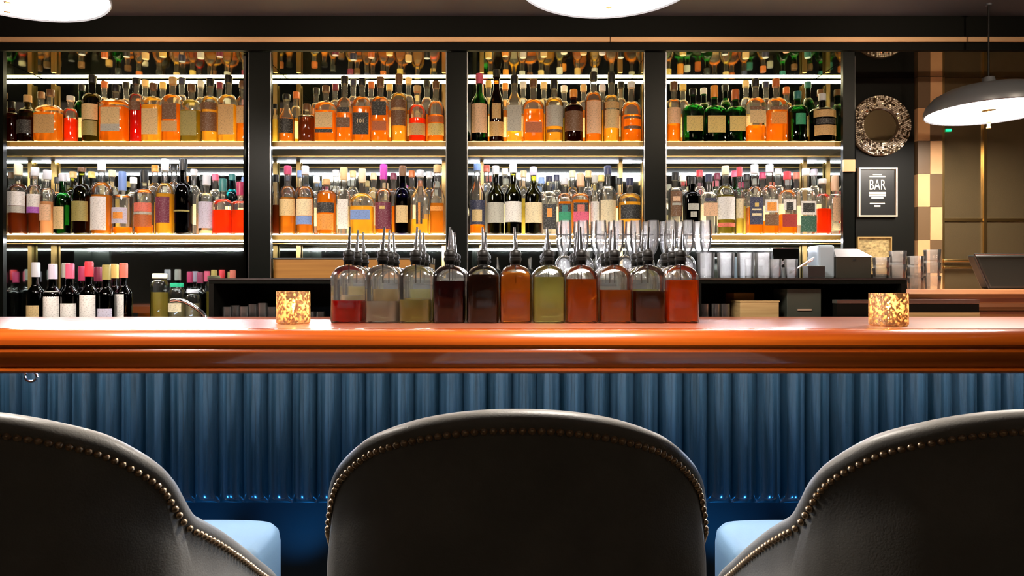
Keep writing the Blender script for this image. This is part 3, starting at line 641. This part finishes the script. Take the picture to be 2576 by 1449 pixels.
for row in range(3):
    for i, (px, col, lv, desc) in enumerate(DL):
        Yr = Y1 + row * .112
        lab = ('square glass decanter %s, front row on the bar' % desc) if row == 0 else 'square decanter with black pourer behind the %s one, %s' % (DN[i], ROWN[row])
        o = thing('spirit_decanter', lab, 'decanter', (wx(px, Y1), Yr, ZB), 'square decanters lined up on the bar')
        obj('glass_body', gme, None, o)
        if row == 0: lz, lc = wz(lv, Y1) - ZB, col
        else:
            lz = (.11, .08, .12, .09)[(i + row * 3) % 4]; lc = BACKC[(i + row * 2) % 11]
        nm = 'decanter_liquid_%d_%d' % (i if row == 0 else (i + row * 2) % 11, 0 if row == 0 else 1)
        obj('liquid', liquid_fill(lz).mesh('liquid', refr_liquid(nm, lc)), None, o)
        obj('stopper', sme, None, o)
        s_ = obj('spout', spe, None, o); s_.rotation_euler = (0, 0, (i * 37 + row * 80) % 360 / 57.3)
        obj('pour_tube', tbe, None, o)

# ------------------------------------------------------------------ candle holders
def candle(px, wpx, ytop, ybase, label):
    Y = (CZ - ZB) * F / (ybase - CY); Rr = wpx / 2 / F * Y; H = wz(ytop, Y) - ZB
    r = thing('candle_holder', label, 'candle holder', (wx(px, Y), Y, ZB), 'tealight holders on the bar')
    m = MATS.get('mercury_glass')
    if not m:
        m, nt, out = nodes('mercury_glass'); MATS['mercury_glass'] = m
        tc = N(nt, 'ShaderNodeTexCoord'); vo = N(nt, 'ShaderNodeTexVoronoi'); vo.inputs['Scale'].default_value = 190
        mp = N(nt, 'ShaderNodeMapping'); mp.inputs['Scale'].default_value = (1, 1, .75); L(nt, tc.outputs['Object'], mp.inputs[0]); L(nt, mp.outputs[0], vo.inputs['Vector'])
        g = N(nt, 'ShaderNodeBsdfGlossy'); g.inputs[0].default_value = (.85, .62, .38, 1); g.inputs['Roughness'].default_value = .3
        t = N(nt, 'ShaderNodeBsdfTransparent'); t.inputs[0].default_value = (1, .84, .60, 1)
        tl = N(nt, 'ShaderNodeBsdfTranslucent'); tl.inputs[0].default_value = (1, .86, .66, 1)
        a = N(nt, 'ShaderNodeMixShader'); a.inputs[0].default_value = .55; L(nt, t.outputs[0], a.inputs[1]); L(nt, tl.outputs[0], a.inputs[2])
        sp_ = N(nt, 'ShaderNodeSeparateColor'); L(nt, vo.outputs['Color'], sp_.inputs[0])
        rp = N(nt, 'ShaderNodeValToRGB'); rp.color_ramp.interpolation = 'CONSTANT'; rp.color_ramp.elements[0].color = (.2, .2, .2, 1); rp.color_ramp.elements[1].position = .48; rp.color_ramp.elements[1].color = (.86, .86, .86, 1)
        L(nt, sp_.outputs[0], rp.inputs[0])
        bp = N(nt, 'ShaderNodeBump'); bp.inputs['Strength'].default_value = .6; bp.inputs['Distance'].default_value = .002; L(nt, vo.outputs['Distance'], bp.inputs['Height'])
        L(nt, bp.outputs[0], g.inputs['Normal'])
        x = N(nt, 'ShaderNodeMixShader'); L(nt, rp.outputs[0], x.inputs[0]); L(nt, a.outputs[0], x.inputs[1]); L(nt, g.outputs[0], x.inputs[2])
        L(nt, x.outputs[0], out.inputs[0])
    mb = MB(); mb.lathe([(Rr * .9, 0), (Rr, .005), (Rr, H), (Rr - .003, H), (Rr - .003, .006), (.001, .006)], 40, cap0=True, cap1=False); obj('glass_cup', mb, m, r)
    mb = MB(); mb.lathe([(.019, .0065), (.019, .022), (.017, .022), (.017, .020), (.001, .020)], 20, cap1=False)
    cd = obj('tealight', mb, pbr('wax', (.8, .6, .4), .5), r)
    mb = MB(); mb.lathe([(.0015, .020), (.0015, .048), (.0052, .054), (.0068, .062), (.0045, .072), (.0008, .082)], 12)
    obj('flame', mb, emis('flame', (1.0, .60, .25), 120), cd)
candle(738, 82, 733, 814, 'gold mosaic tealight holder on the bar left of the decanters')
candle(2235, 90, 737, 819, 'gold mosaic tealight holder on the bar at the right end')

# ------------------------------------------------------------------ pendant lamps
lampw = emis('lamp_diffuser', (1.0, .90, .80), 42)
shadem = pbr('grey_shade', (.16, .17, .19), .38, .3)
inner = pbr('white_inner', (.85, .82, .8), .5)
def pendant(px, yc, Y, R, label):
    z = wz(yc, Y); x = wx(px, Y)
    r = thing('pendant_lamp', label, 'pendant lamp', (x, Y, z), 'dish pendant lamps over the bar')
    mb = MB(); mb.lathe([(R * .965, .004), (R * .985, 0), (R, .004), (R, .018), (R * .97, .040), (R * .86, .072), (R * .68, .095), (R * .40, .108), (.03, .112), (.022, .15), (.004, .152)], 72, cap0=False, cap1=True)
    obj('lamp_shade', mb, shadem, r)
    mb = MB(); mb.lathe([(R * .965, .004), (R * .93, .010), (R * .6, .016), (.02, .018)], 72, cap0=False, cap1=True); obj('diffuser', mb, lampw, r)
    mb = MB(); mb.lathe([(.004, .018), (.026, .016), (.027, .010), (.006, .006), (.0062, -.028), (.009, -.030), (.009, -.040), (.006, -.042), (.006, -.058), (.0085, -.060), (.0085, -.066)], 18, cap0=True); obj('brass_finial', mb, brass, r)
    mb = MB(); mb.tube([(0, 0, .15), (0, 0, ZC - z)], .0035, 8); obj('cord', mb, pbr('cord_black', (.01, .01, .01), .5), r)
    mb = MB(); mb.lathe([(.012, ZC - z - .008), (.012, ZC - z)], 24); obj('ceiling_rose', mb, shadem, r)
pendant(18, -30, 1.90, .25, 'leftmost dish pendant lamp, cut by the top left corner')
pendant(1531, -42, 1.87, .25, 'middle dish pendant lamp above the decanters, at the top edge')
pendant(2487, 284, 2.93, .240, 'dish pendant lamp hanging low by the checkered column')

# unseen dim warm points added to put highlights on the stool nailheads
for sx in (-1.6, 0.2, 1.9):
    ld = bpy.data.lights.new('added_nail_fill', 'POINT'); ld.energy = 1.2; ld.color = (1.0, .72, .45); ld.shadow_soft_size = .09
    lo = bpy.data.objects.new('added_nail_fill', ld); COL.objects.link(lo); lo.location = (sx, -1.7, 2.2)
# unseen blue spots added to brighten the lower padded bar front
for k in range(15):
    ld = bpy.data.lights.new('added_blue_spot', 'SPOT'); ld.energy = 30; ld.color = (.02, .32, 1.0); ld.spot_size = math.radians(40); ld.spot_blend = .9; ld.shadow_soft_size = .02
    lo = bpy.data.objects.new('added_blue_spot', ld); COL.objects.link(lo); lo.location = (-2.38 + .34 * k, 1.72, .04)
    lo.rotation_euler = Vector((0, .40, .62)).to_track_quat('-Z', 'Y').to_euler()
# unseen spots added to brighten bottle labels, fascia and right wall
for sx in (-2.2, -1.1, 0.0, 1.1, 2.2):
    ld = bpy.data.lights.new('added_back_bar_spot', 'SPOT'); ld.energy = 32; ld.color = (1.0, .80, .58); ld.spot_size = math.radians(80); ld.spot_blend = .6; ld.shadow_soft_size = .04
    lo = bpy.data.objects.new('added_back_bar_spot', ld); COL.objects.link(lo); lo.location = (sx, 1.35, ZC - .02)
    lo.rotation_euler = Vector((0, 2.0, -.62)).to_track_quat('-Z', 'Y').to_euler()

# ------------------------------------------------------------------ bar stools
leather = pbr('grey_leather', (.40, .385, .35), .40, noise=((9, 9, 9), (.31, .30, .275)), bump=(350, .18))
seatm = pbr('pale_seat_leather', (.22, .37, .52), .42, bump=(350, .1))
legm = pbr('dark_leg', (.03, .02, .014), .35)
HALF = [(0, 0, 1.059), (.075, .005, 1.0548), (.149, .022, 1.0395), (.209, .055, 1.014), (.253, .092, .974), (.271, .116, .943), (.279, .135, .908), (.284, .153, .880), (.289, .180, .861),
        (.296, .225, .830), (.301, .30, .777), (.302, .37, .7275), (.301, .44, .680), (.297, .50, .635)]
tab = [(-x, y, z) for x, y, z in HALF[:0:-1]] + HALF
def cr(tab, t):
    n = len(tab) - 1; i = min(int(t), n - 1); u = t - i
    P = [Vector(tab[max(0, min(n, i + k))]) for k in (-1, 0, 1, 2)]
    return .5 * ((2 * P[1]) + (P[2] - P[0]) * u + (2 * P[0] - 5 * P[1] + 4 * P[2] - P[3]) * u * u + (3 * P[1] - P[0] - 3 * P[2] + P[3]) * u ** 3)
raw = [cr(tab, (len(tab) - 1) * k / 600) for k in range(601)]
sl = [0]
for a, b in zip(raw, raw[1:]): sl.append(sl[-1] + math.hypot(b.x - a.x, b.y - a.y))
edge_len = [0]
for a, b in zip(raw, raw[1:]): edge_len.append(edge_len[-1] + (b - a).length)
def plan(s):
    s = max(0, min(sl[-1], s)); lo, hi = 0, 600
    while hi - lo > 1:
        m = (lo + hi) // 2
        if sl[m] <= s: lo = m
        else: hi = m
    t = (s - sl[lo]) / max(1e-9, sl[hi] - sl[lo]); p = raw[lo].lerp(raw[hi], t)
    a, b = max(0, lo - 4), min(600, hi + 4)
    d = Vector((raw[b].x - raw[a].x, raw[b].y - raw[a].y, 0)).normalized()
    return Vector((p.x, p.y, 0)), Vector((d.y, -d.x, 0))         # point, outward normal
def edge_at(e):
    lo, hi = 0, 600
    while hi - lo > 1:
        m = (lo + hi) // 2
        if edge_len[m] <= e: lo = m
        else: hi = m
    t = (e - edge_len[lo]) / max(1e-9, edge_len[hi] - edge_len[lo])
    s = sl[lo] + (sl[hi] - sl[lo]) * t; z = raw[lo].z + (raw[hi].z - raw[lo].z) * t
    a, b = max(0, lo - 5), min(600, hi + 5)
    ds, dz = sl[b] - sl[a], raw[b].z - raw[a].z; q = math.hypot(ds, dz)
    return s, z, dz / q, -ds / q                                 # inward (down) perpendicular in the (s, z) sheet
ZBOT = .56
SEC = [(-.002, .024), (.0015, .021), (.0035, .016), (.003, .009), (-.002, .003), (-.010, 0), (-.022, -.001), (-.034, .002), (-.043, .010), (-.047, .024)]
rows = []
NE = 220
for k in range(NE + 1):
    s, z, ps, pz = edge_at(edge_len[-1] * k / NE)
    ring = []
    p, n = plan(s); q = p + n * -.004
    ring.append((q.x, q.y, ZBOT))
    for t in (.5, .8):
        zt = ZBOT + (z - .03 - ZBOT) * t
        if zt < ZBOT: zt = ZBOT
        q = p + n * (.004 * math.sin(PI * t)); ring.append((q.x, q.y, zt))
    for u, d in SEC:
        pp, nn = plan(s + ps * d); q = pp + nn * u; ring.append((q.x, q.y, max(ZBOT + .002, z + pz * d)))
    q = p + n * -.047
    ring.append((q.x, q.y, max(ZBOT + .001, z - .08))); ring.append((q.x, q.y, ZBOT))
    rows.append(ring)
mb = MB(); mb.rings(rows, True, True); shell_me = mb.mesh('back_shell', leather, ang=60)
mb = MB()
ne = int(edge_len[-1] / .0128)
for k in range(1, ne):
    s, z, ps, pz = edge_at(edge_len[-1] * k / ne)
    pp, nn = plan(s + ps * .0235); c = pp + nn * .0005 + Vector((0, 0, z + pz * .0235))
    up = Vector((0, 0, 1)); tn = nn.cross(up)
    rr = .0056; vs = []
    for (h, w_) in ((0, 1), (.55, .8), (.9, .4)):
        for j in range(8):
            a = 2 * PI * j / 8; vs.append(c + nn * rr * h + (tn * math.cos(a) + up * math.sin(a)) * rr * w_)
    vs.append(c + nn * rr)
    fs = [(i * 8 + j, i * 8 + (j + 1) % 8, (i + 1) * 8 + (j + 1) % 8, (i + 1) * 8 + j) for i in range(2) for j in range(8)] + [(16 + j, 16 + (j + 1) % 8, 24) for j in range(8)]
    mb.add(vs, fs)
nail_me = mb.mesh('nailhead_trim', pbr('antique_brass_nail', (.92, .66, .42), .32, .9))
# seat cushion
mb = MB(); rs = []
def seat_ring(z, ins):
    P = []
    for k in range(192):
        a = 2 * PI * k / 192; c, s_ = math.cos(a), math.sin(a)
        q = (abs(c) ** 9 + abs(s_) ** 9) ** (-1 / 9)
        x, y = c * q, s_ * q
        wd = .240 + (.294 - .240) * max(0, min(1, (y + .15) / .45))
        P.append((x * (wd - ins), .315 + y * (.255 - ins), z))
    return P
for z, ins in ((.60, .02), (.605, .006), (.62, 0), (.700, .0), (.722, .003), (.733, .011), (.738, .025), (.741, .07), (.743, .14), (.744, .2)): rs.append(seat_ring(z, ins))
mb.rings(rs); seat_me = mb.mesh('seat', seatm, ang=70)
leg_me = []
for sx in (-1, 1):
    for sy in (0, 1):
        mb = MB(); a = Vector((sx * .2, .12 if not sy else .50, .6)); b_ = Vector((sx * .235, .04 if not sy else .55, 0))
        mb.tube([b_, a], [.014, .022], 10); leg_me.append(mb.mesh('leg', legm))
mb = MB(); q = [(.224, .07, .26), (.224, .525, .26), (-.224, .525, .26), (-.224, .07, .26), (.224, .07, .26)]
for a, b_ in zip(q, q[1:]): mb.tube([a, b_], .009, 8)
foot_me = mb.mesh('footrest', brass)
for xc, lab in ((-.762, 'leather barrel bar stool at the left, cut by the frame edge'), (.007, 'middle leather barrel bar stool seen squarely from behind'), (.704, 'leather barrel bar stool at the right, cut by the frame edge')):
    r = thing('bar_stool', lab, 'bar stool', (xc, .893, 0), 'nail-trimmed bar stools')
    obj('back_shell', shell_me, None, r); obj('nailhead_trim', nail_me, None, r); obj('seat', seat_me, None, r)
    for m_ in leg_me: obj('leg', m_, None, r)
    obj('footrest', foot_me, None, r)

# ------------------------------------------------------------------ glassware
gl2 = thin_glass('stemware_glass', (.98, .98, .98), .85, .18)
gl3 = thin_glass('pressed_glass', (.97, .97, .97), .85, .18)
gl4 = thin_glass('warm_pressed_glass', (.98, .95, .91), .85, .16)
def lathe_me(name, prof, mat, seg=24): mb = MB(); mb.lathe(prof, seg, cap0=False, cap1=False); return mb.mesh(name, mat)
Hf = .246
flute_b = lathe_me('bowl', [(.004, .10), (.014, .115), (.022, .14), (.0255, .17), (.0255, .20), (.023, Hf), (.0222, Hf), (.0245, .20), (.0245, .17), (.021, .14), (.013, .117), (.001, .107)], gl2)
flute_s = lathe_me('stem', [(.032, 0), (.031, .002), (.006, .006), (.0035, .02), (.0035, .09), (.004, .10)], gl2)
wine_b = lathe_me('bowl', [(.028, 0), (.036, .02), (.040, .045), (.036, .07), (.022, .09), (.004, .098)], gl2)
wine_s = lathe_me('stem', [(.004, .098), (.0035, .11), (.0035, .165), (.006, .176), (.033, .180), (.034, .182), (.001, .184)], gl2)
k = 0
for row, (Yg, kind) in enumerate(((2.86, 'w'), (2.925, 'f'), (2.985, 'f'))):
    cnt = 7 if kind == 'w' else 9
    for i in range(cnt):
        x = .215 + i * (.0845 if kind == 'w' else .074) + (.012 * (row % 2))
        if kind == 'w':
            r = thing('wine_glass', 'upturned wine glass, %s from left in the front row behind the decanters' % ORD[i], 'glass', (x, Yg, ZCT), 'stemware on the back counter')
            obj('bowl', wine_b, None, r); obj('stem', wine_s, None, r)
        else:
            r = thing('champagne_flute', 'upright champagne flute, %s from left in the %s row of stemware' % (ORD[i], 'middle' if row == 1 else 'rear'), 'glass', (x, Yg, ZCT), 'stemware on the back counter')
            obj('bowl', flute_b, None, r); obj('stem', flute_s, None, r)
def tumbler(name, label, x, Y, z, R, H, mat, group, ribs=0):
    seg = 32; rs = []
    prof = [(R * .86, 0), (R * .9, .003), (R, H), (R - .002, H), (R * .88, .012), (.002, .012)]
    for pr_, pz in prof:
        rs.append([((pr_ + (.0012 * (j % 2) if ribs and 0 < pz < H * .8 else 0)) * math.cos(2 * PI * j / seg), (pr_ + (.0012 * (j % 2) if ribs and 0 < pz < H * .8 else 0)) * math.sin(2 * PI * j / seg), pz) for j in range(seg)])
    mb = MB(); mb.rings(rs, True, False)
    return tag(obj(name, mb, mat, loc=(x, Y, z), ang=25 if ribs else 40), label, 'glass', group)
Yt = 2.86
for i, px in enumerate((1776, 1826, 1876, 1921)):
    tumbler('highball_glass', 'ribbed highball glass, %s of four right of the stemware' % ORD[i], wx(px, Yt), Yt, ZCT, .0355, wz(636, Yt) - ZCT, gl3, 'highball glasses on the back counter', 1)
for i, (px, Yc, base, top, n) in enumerate(((2217, 2.87, ZCT, 648, 2), (2258, 2.87, ZCT, 632, 2), (2303, 2.97, 1.2157, 645, 3), (2345, 2.97, 1.2157, 629, 3))):
    H = (wz(top, Yc) - base) / n
    for q in range(n):
        tumbler('rocks_glass', 'rocks glass, %s of the %s stack left of the smoked mirror' % (('bottom', 'upper', 'top')[q] if n == 3 else ('bottom', 'top')[q], ('first', 'second', 'third', 'fourth')[i]), wx(px, Yc), Yc, base + q * (H + .0004), .0335, H, gl4, 'stacked rocks glasses')
for i, px in enumerate((572, 592, 614, 636, 660, 684, 780, 806)):
    Yc = 2.86 + .04 * (i % 2)
    tumbler('cubby_glass', 'upturned small glass, %s from left in the dark cubby left of the decanters' % ORD[i], wx(px, Yc), Yc, 1.021, .021, wz((772, 768, 771, 765, 762, 772, 784, 784)[i], Yc) - 1.021, gl2, 'glasses in the left cubby')
for i, px in enumerate((1772, 1800, 1824)):
    Yc = 2.88
    tumbler('cubby_glass', 'small glass, %s of three in the cubby right of the decanters' % ORD[i], wx(px, Yc), Yc, 1.021, .020, wz(764, Yc) - 1.021, gl2, 'glasses in the right cubby')

# ------------------------------------------------------------------ things on and in the back counter
def bx(name, label, cat, pxa, pxb, ya, zbase, Y, depth, mat, bevel=.003):
    xa, xb = wx(pxa, Y), wx(pxb, Y); h = wz(ya, Y) - zbase
    mb = MB(); mb.box(-(xb - xa) / 2, (xb - xa) / 2, 0, depth, 0, h)
    o = tag(obj(name, mb, mat, loc=((xa + xb) / 2, Y, zbase), bevel=bevel, smooth=False), label, cat)
    return o, xb - xa, h
oak = pbr('oak', (.42, .19, .035), .5, noise=((2, 20, 60), (.32, .13, .02)))
tanw = pbr('pale_wood', (.55, .38, .17), .5, noise=((4, 20, 90), (.45, .29, .12)))
r, w, h = bx('wooden_riser', 'plain brown wooden riser box behind the first decanters', 'box', 687, 1046, 652, ZCT + .0005, 3.11, .22, oak)
mb = MB(); mb.box(-w / 2 - .002, w / 2 + .002, -.004, .222, h, h + .006); obj('steel_lid', mb, steel, r)
r, w, h = bx('wooden_box', 'pale wooden box in the cubby right of the decanters', 'box', 1862, 1960, 760, 1.0205, 2.83, .12, tanw)
mb = MB(); mb.box(-w / 2 - .002, w / 2 + .002, -.002, .122, h, h + .006); obj('lid', mb, tanw, r)
bx('cardboard_box', 'dim amber box behind the pale wooden box', 'box', 1846, 1898, 736, 1.0205, 3.0, .12, oak)
r, w, h = bx('card_file_box', 'dark grey-green file box with slim metal label holder', 'box', 1980, 2066, 726, 1.0205, 2.85, .15, pbr('grey_green', (.05, .055, .042), .5))
mb = MB(); mb.box(-.028, .028, -.006, -.0005, h * .54, h * .54 + .007); obj('label_holder', mb, silverf, r)
# receipt printer
Y = 2.87
r, w, h = bx('receipt_printer', 'black receipt printer with silver top on the back counter', 'printer', 2104, 2193, 646, ZCT + .0005, Y, .14, pbr('printer_black', (.035, .032, .024), .45))
mb = MB(); mb.add([(-w / 2 - .003, -.004, h), (w / 2 + .003, -.004, h), (w / 2 + .003, .14, h), (-w / 2 - .003, .14, h), (-w / 2 - .003, .02, h + .035), (w / 2 - .05, .02, h + .035), (w / 2 - .05, .13, h + .035), (-w / 2 - .003, .13, h + .035)],
                  [(0, 3, 2, 1), (4, 5, 6, 7), (0, 1, 5, 4), (1, 2, 6, 5), (2, 3, 7, 6), (3, 0, 4, 7)]); obj('silver_lid', mb, pbr('printer_silver', (.5, .5, .52), .3, .6), r)
mb = MB(); mb.box(-.006, .004, -.004, -.0005, h - .016, h - .006); obj('button', mb, steel, r)
r, w, h = bx('card_terminal', 'blue-grey machine casing left of the receipt printer', 'machine', 2058, 2101, 616, ZCT + .0005, 2.88, .11, pbr('blue_grey_plastic', (.36, .44, .52), .4), .01)
bx('silver_tin', 'small square silver tin in front of the blue-grey machine', 'tin', 2032, 2076, 668, ZCT + .0005, 2.82, .05, steel)
r, w, h = bx('chrome_caddy', 'chrome bar caddy behind the small glasses', 'caddy', 1944, 2012, 624, ZCT + .0005, 2.98, .10, chrome)
for i, px in enumerate((1950, 1990)):
    tumbler('shot_glass', ('left' if i == 0 else 'right') + ' of two small tumblers in front of the chrome caddy', wx(px, 2.83), 2.83, ZCT, .026, wz(652, 2.83) - ZCT, gl3, 'small tumblers by the caddy')
# bar tongs leaning in the right small tumbler
xa, za = wx(1998, 2.83), ZCT + .02
r = MB(); r.tube([(xa - .02, 2.83, za), (wx(2048, 2.83), 2.83, wz(647, 2.83))], .003, 8); r.tube([(xa - .018, 2.832, za + .006), (wx(2046, 2.83), 2.834, wz(654, 2.83))], .003, 8)
tag(obj('bar_tongs', r, steel), 'steel bar tongs leaning out of a small tumbler', 'tongs')
# drip tray / speed rail on the right behind the bar
Y = 2.755
r = thing('speed_rail', 'black speed rail tray with steel rim behind the right candle', 'tray', ((wx(2105, Y) + wx(2463, Y)) / 2, Y, .9))
w = wx(2463, Y) - wx(2105, Y)
mb = MB(); mb.box(-w / 2, w / 2, 0, .036, 0, wz(764, Y) - .9); obj('tray_body', mb, black, r)
mb = MB(); mb.box(-w / 2, w / 2, -.004, .04, wz(763, Y) - .9, wz(754, Y) - .9); obj('steel_rim', mb, steel, r)
mb = MB(); mb.box(-w * .02, w / 2, -.004, -.0005, wz(800, Y) - .9, wz(786, Y) - .9); obj('brass_plate', mb, tanw, r)
# black chair back at the far right
Y = 3.0
r = thing('lounge_chair', 'black high-backed chair at the far right edge', 'chair', (wx(2620, Y), 3.2, 1.2158))
mb = MB()
zt = wz(640, Y) - 1.2158
mb.add([(-.22, -.19, 0), (.3, -.19, 0), (.3, -.13, 0), (-.22, -.13, 0), (-.285, -.19, zt), (.3, -.19, zt), (.3, -.13, zt), (-.285, -.13, zt)], [(0, 3, 2, 1), (4, 5, 6, 7), (0, 1, 5, 4), (1, 2, 6, 5), (2, 3, 7, 6), (3, 0, 4, 7)])
obj('backrest', mb, pbr('black_leather', (.02, .02, .016), .4), r, bevel=.012)
mb = MB(); mb.tube([(-.222, -.194, .004), (-.287, -.194, zt), (.3, -.194, zt)], .004, 8); obj('piping', mb, steel, r)
# brass rails on the mirror wall
for i, (ya, yb) in enumerate(((653, 659), (669, 675))):
    mb = MB(); mb.box(wx(2374, 3.44), wx(2456 + i * 4, 3.44), 3.436, 3.4475, wz(yb, 3.44), wz(ya, 3.44))
    tag(obj('brass_rail', mb, brass, bevel=.002), '%s of two short brass rails low on the smoked mirror' % ('upper' if i == 0 else 'lower'), 'rail', 'brass rails on the smoked mirror')
# glowing box in place of a green exit sign's reflection in the mirror
mb = MB(); mb.box(-.013, .013, -.008, 0, -.006, .006)
tag(obj('exit_sign_reflection', mb, emis('green_reflection', (.02, .9, .35), 1.2), loc=(wx(2388, 3.45), 3.4585, wz(327, 3.45))), 'tiny green exit sign reflection on the smoked mirror under the lamp', 'light')

# ------------------------------------------------------------------ wine bottles on the low counter
ZL = 1.0
WB = [  # px, Y, top px, capsule, label (y0, y1, frac, colour)
 (90, 2.93, 660, 'silver', (768, 815, .8, 'beige')), (133, 2.85, 664, 'lilac', (733, 800, .95, 'white')), (176, 2.85, 663, 'pink', (763, 805, .95, 'white')),
 (224, 2.84, 658, 'red', (742, 805, .95, 'white')), (268, 2.86, 666, 'olive', (776, 810, .9, 'lilac')), (311, 2.92, 662, 'coral', (740, 800, .5, 'white')),
 (166, 2.99, 662, 'grey', None), (207, 2.99, 670, 'crimson', None), (288, 2.99, 664, 'gold', None), (247, 3.0, 672, 'maroon', None)]
WN = {'silver': 'silver capsule and beige label', 'lilac': 'grey-blue capsule and tall white label', 'pink': 'pink capsule and low white label', 'red': 'bright red capsule and white label', 'olive': 'olive capsule and pale blue label',
      'coral': 'coral capsule and side-facing white label', 'grey': 'grey capsule in the back row', 'crimson': 'crimson capsule in the back row', 'gold': 'gold-green capsule in the back row', 'maroon': 'maroon capsule in the back row'}
for px, Y, top, cap, lb in WB:
    H = wz(top, Y) - ZL; z = lambda py: wz(py, Y) - ZL
    make_bottle('wine_bottle', 'dark wine bottle with %s, left end low counter' % WN[cap], 'bottle', (wx(px, Y), Y, ZL), .066, .066, 2.0, H * .60, H * .72, H - .006, .0145, False, darkg, 'dk', H * .66, cap,
                H - .062, H, [(max(.01, z(lb[1])), z(lb[0]), lb[2], lb[3])] if lb else [], 'wine bottles on the low counter', .0165)
# jars in place of bright mirror reflections, and tap at the left
def jar(px, wpx, ytop, Y, liq, lidc, label, lv=.8):
    H = wz(ytop, Y) - ZL; w = wpx / F * Y
    make_bottle('reflection_jar', label, 'jar', (wx(px, Y), Y, ZL), w, w, 2.0, H * .78, H * .9, H * .93, w * .36, True, clear, liq, H * .7, lidc, H * .92, H, [(H * .45, H * .62, .8, 'cream')] if lv < .8 else [], 'jars in place of reflections on the low counter', w * .4)
jar(402, 44, 688, 3.2, 'ye', 'cream', 'tall glass jar in place of a pale yellow reflection beside the tap')
jar(445, 40, 712, 3.2, 'pa', 'green', 'glass jar with green lid in place of a reflection beside the tap', .6)
jar(485, 36, 728, 3.2, 'pa', 'silver', 'shorter glass jar with silver lid in place of a reflection, right of the others')
Y = 2.80
r = thing('bar_tap', 'curved chrome tap rising behind the bar, left of the cubby', 'tap', (wx(524, Y) - .02, Y, ZL))
ox = r.location.x
pts = [(wx(430, Y) - ox, 0, wz(757, Y) - ZL), (wx(446, Y) - ox, 0, wz(755, Y) - ZL), (wx(466, Y) - ox, 0, wz(759, Y) - ZL), (wx(488, Y) - ox, 0, wz(771, Y) - ZL), (wx(508, Y) - ox, 0, wz(786, Y) - ZL), (wx(524, Y) - ox - .006, 0, wz(802, Y) - ZL), (0, 0, .06), (0, 0, 0)]
mb = MB(); mb.tube(pts, .008, 12); obj('spout', mb, chrome, r)
mb = MB(); mb.lathe([(.02, 0), (.02, .012), (.010, .016)], 18); obj('base', mb, chrome, r)

# ------------------------------------------------------------------ camera, world, view
cam = bpy.data.cameras.new('camera'); co = bpy.data.objects.new('camera', cam); COL.objects.link(co)
co.location = (0, 0, CZ); co.rotation_euler = (PI / 2, 0, 0)
cam.sensor_width = 36; cam.lens = F / 2576 * 36; cam.clip_start = .05
S.camera = co
w = bpy.data.worlds.new('world'); S.world = w; w.use_nodes = True
w.node_tree.nodes['Background'].inputs[0].default_value = (.5, .42, .34, 1); w.node_tree.nodes['Background'].inputs[1].default_value = .022
S.view_settings.view_transform = 'Standard'; S.view_settings.look = 'None'; S.view_settings.gamma = 1; S.view_settings.use_curve_mapping = False
S.view_settings.exposure = 0.35
cy = S.cycles
cy.max_bounces = 16; cy.diffuse_bounces = 3; cy.glossy_bounces = 6; cy.transmission_bounces = 14; cy.transparent_max_bounces = 40
cy.caustics_reflective = True; cy.caustics_refractive = True; cy.sample_clamp_indirect = 4.0; cy.use_denoising = True
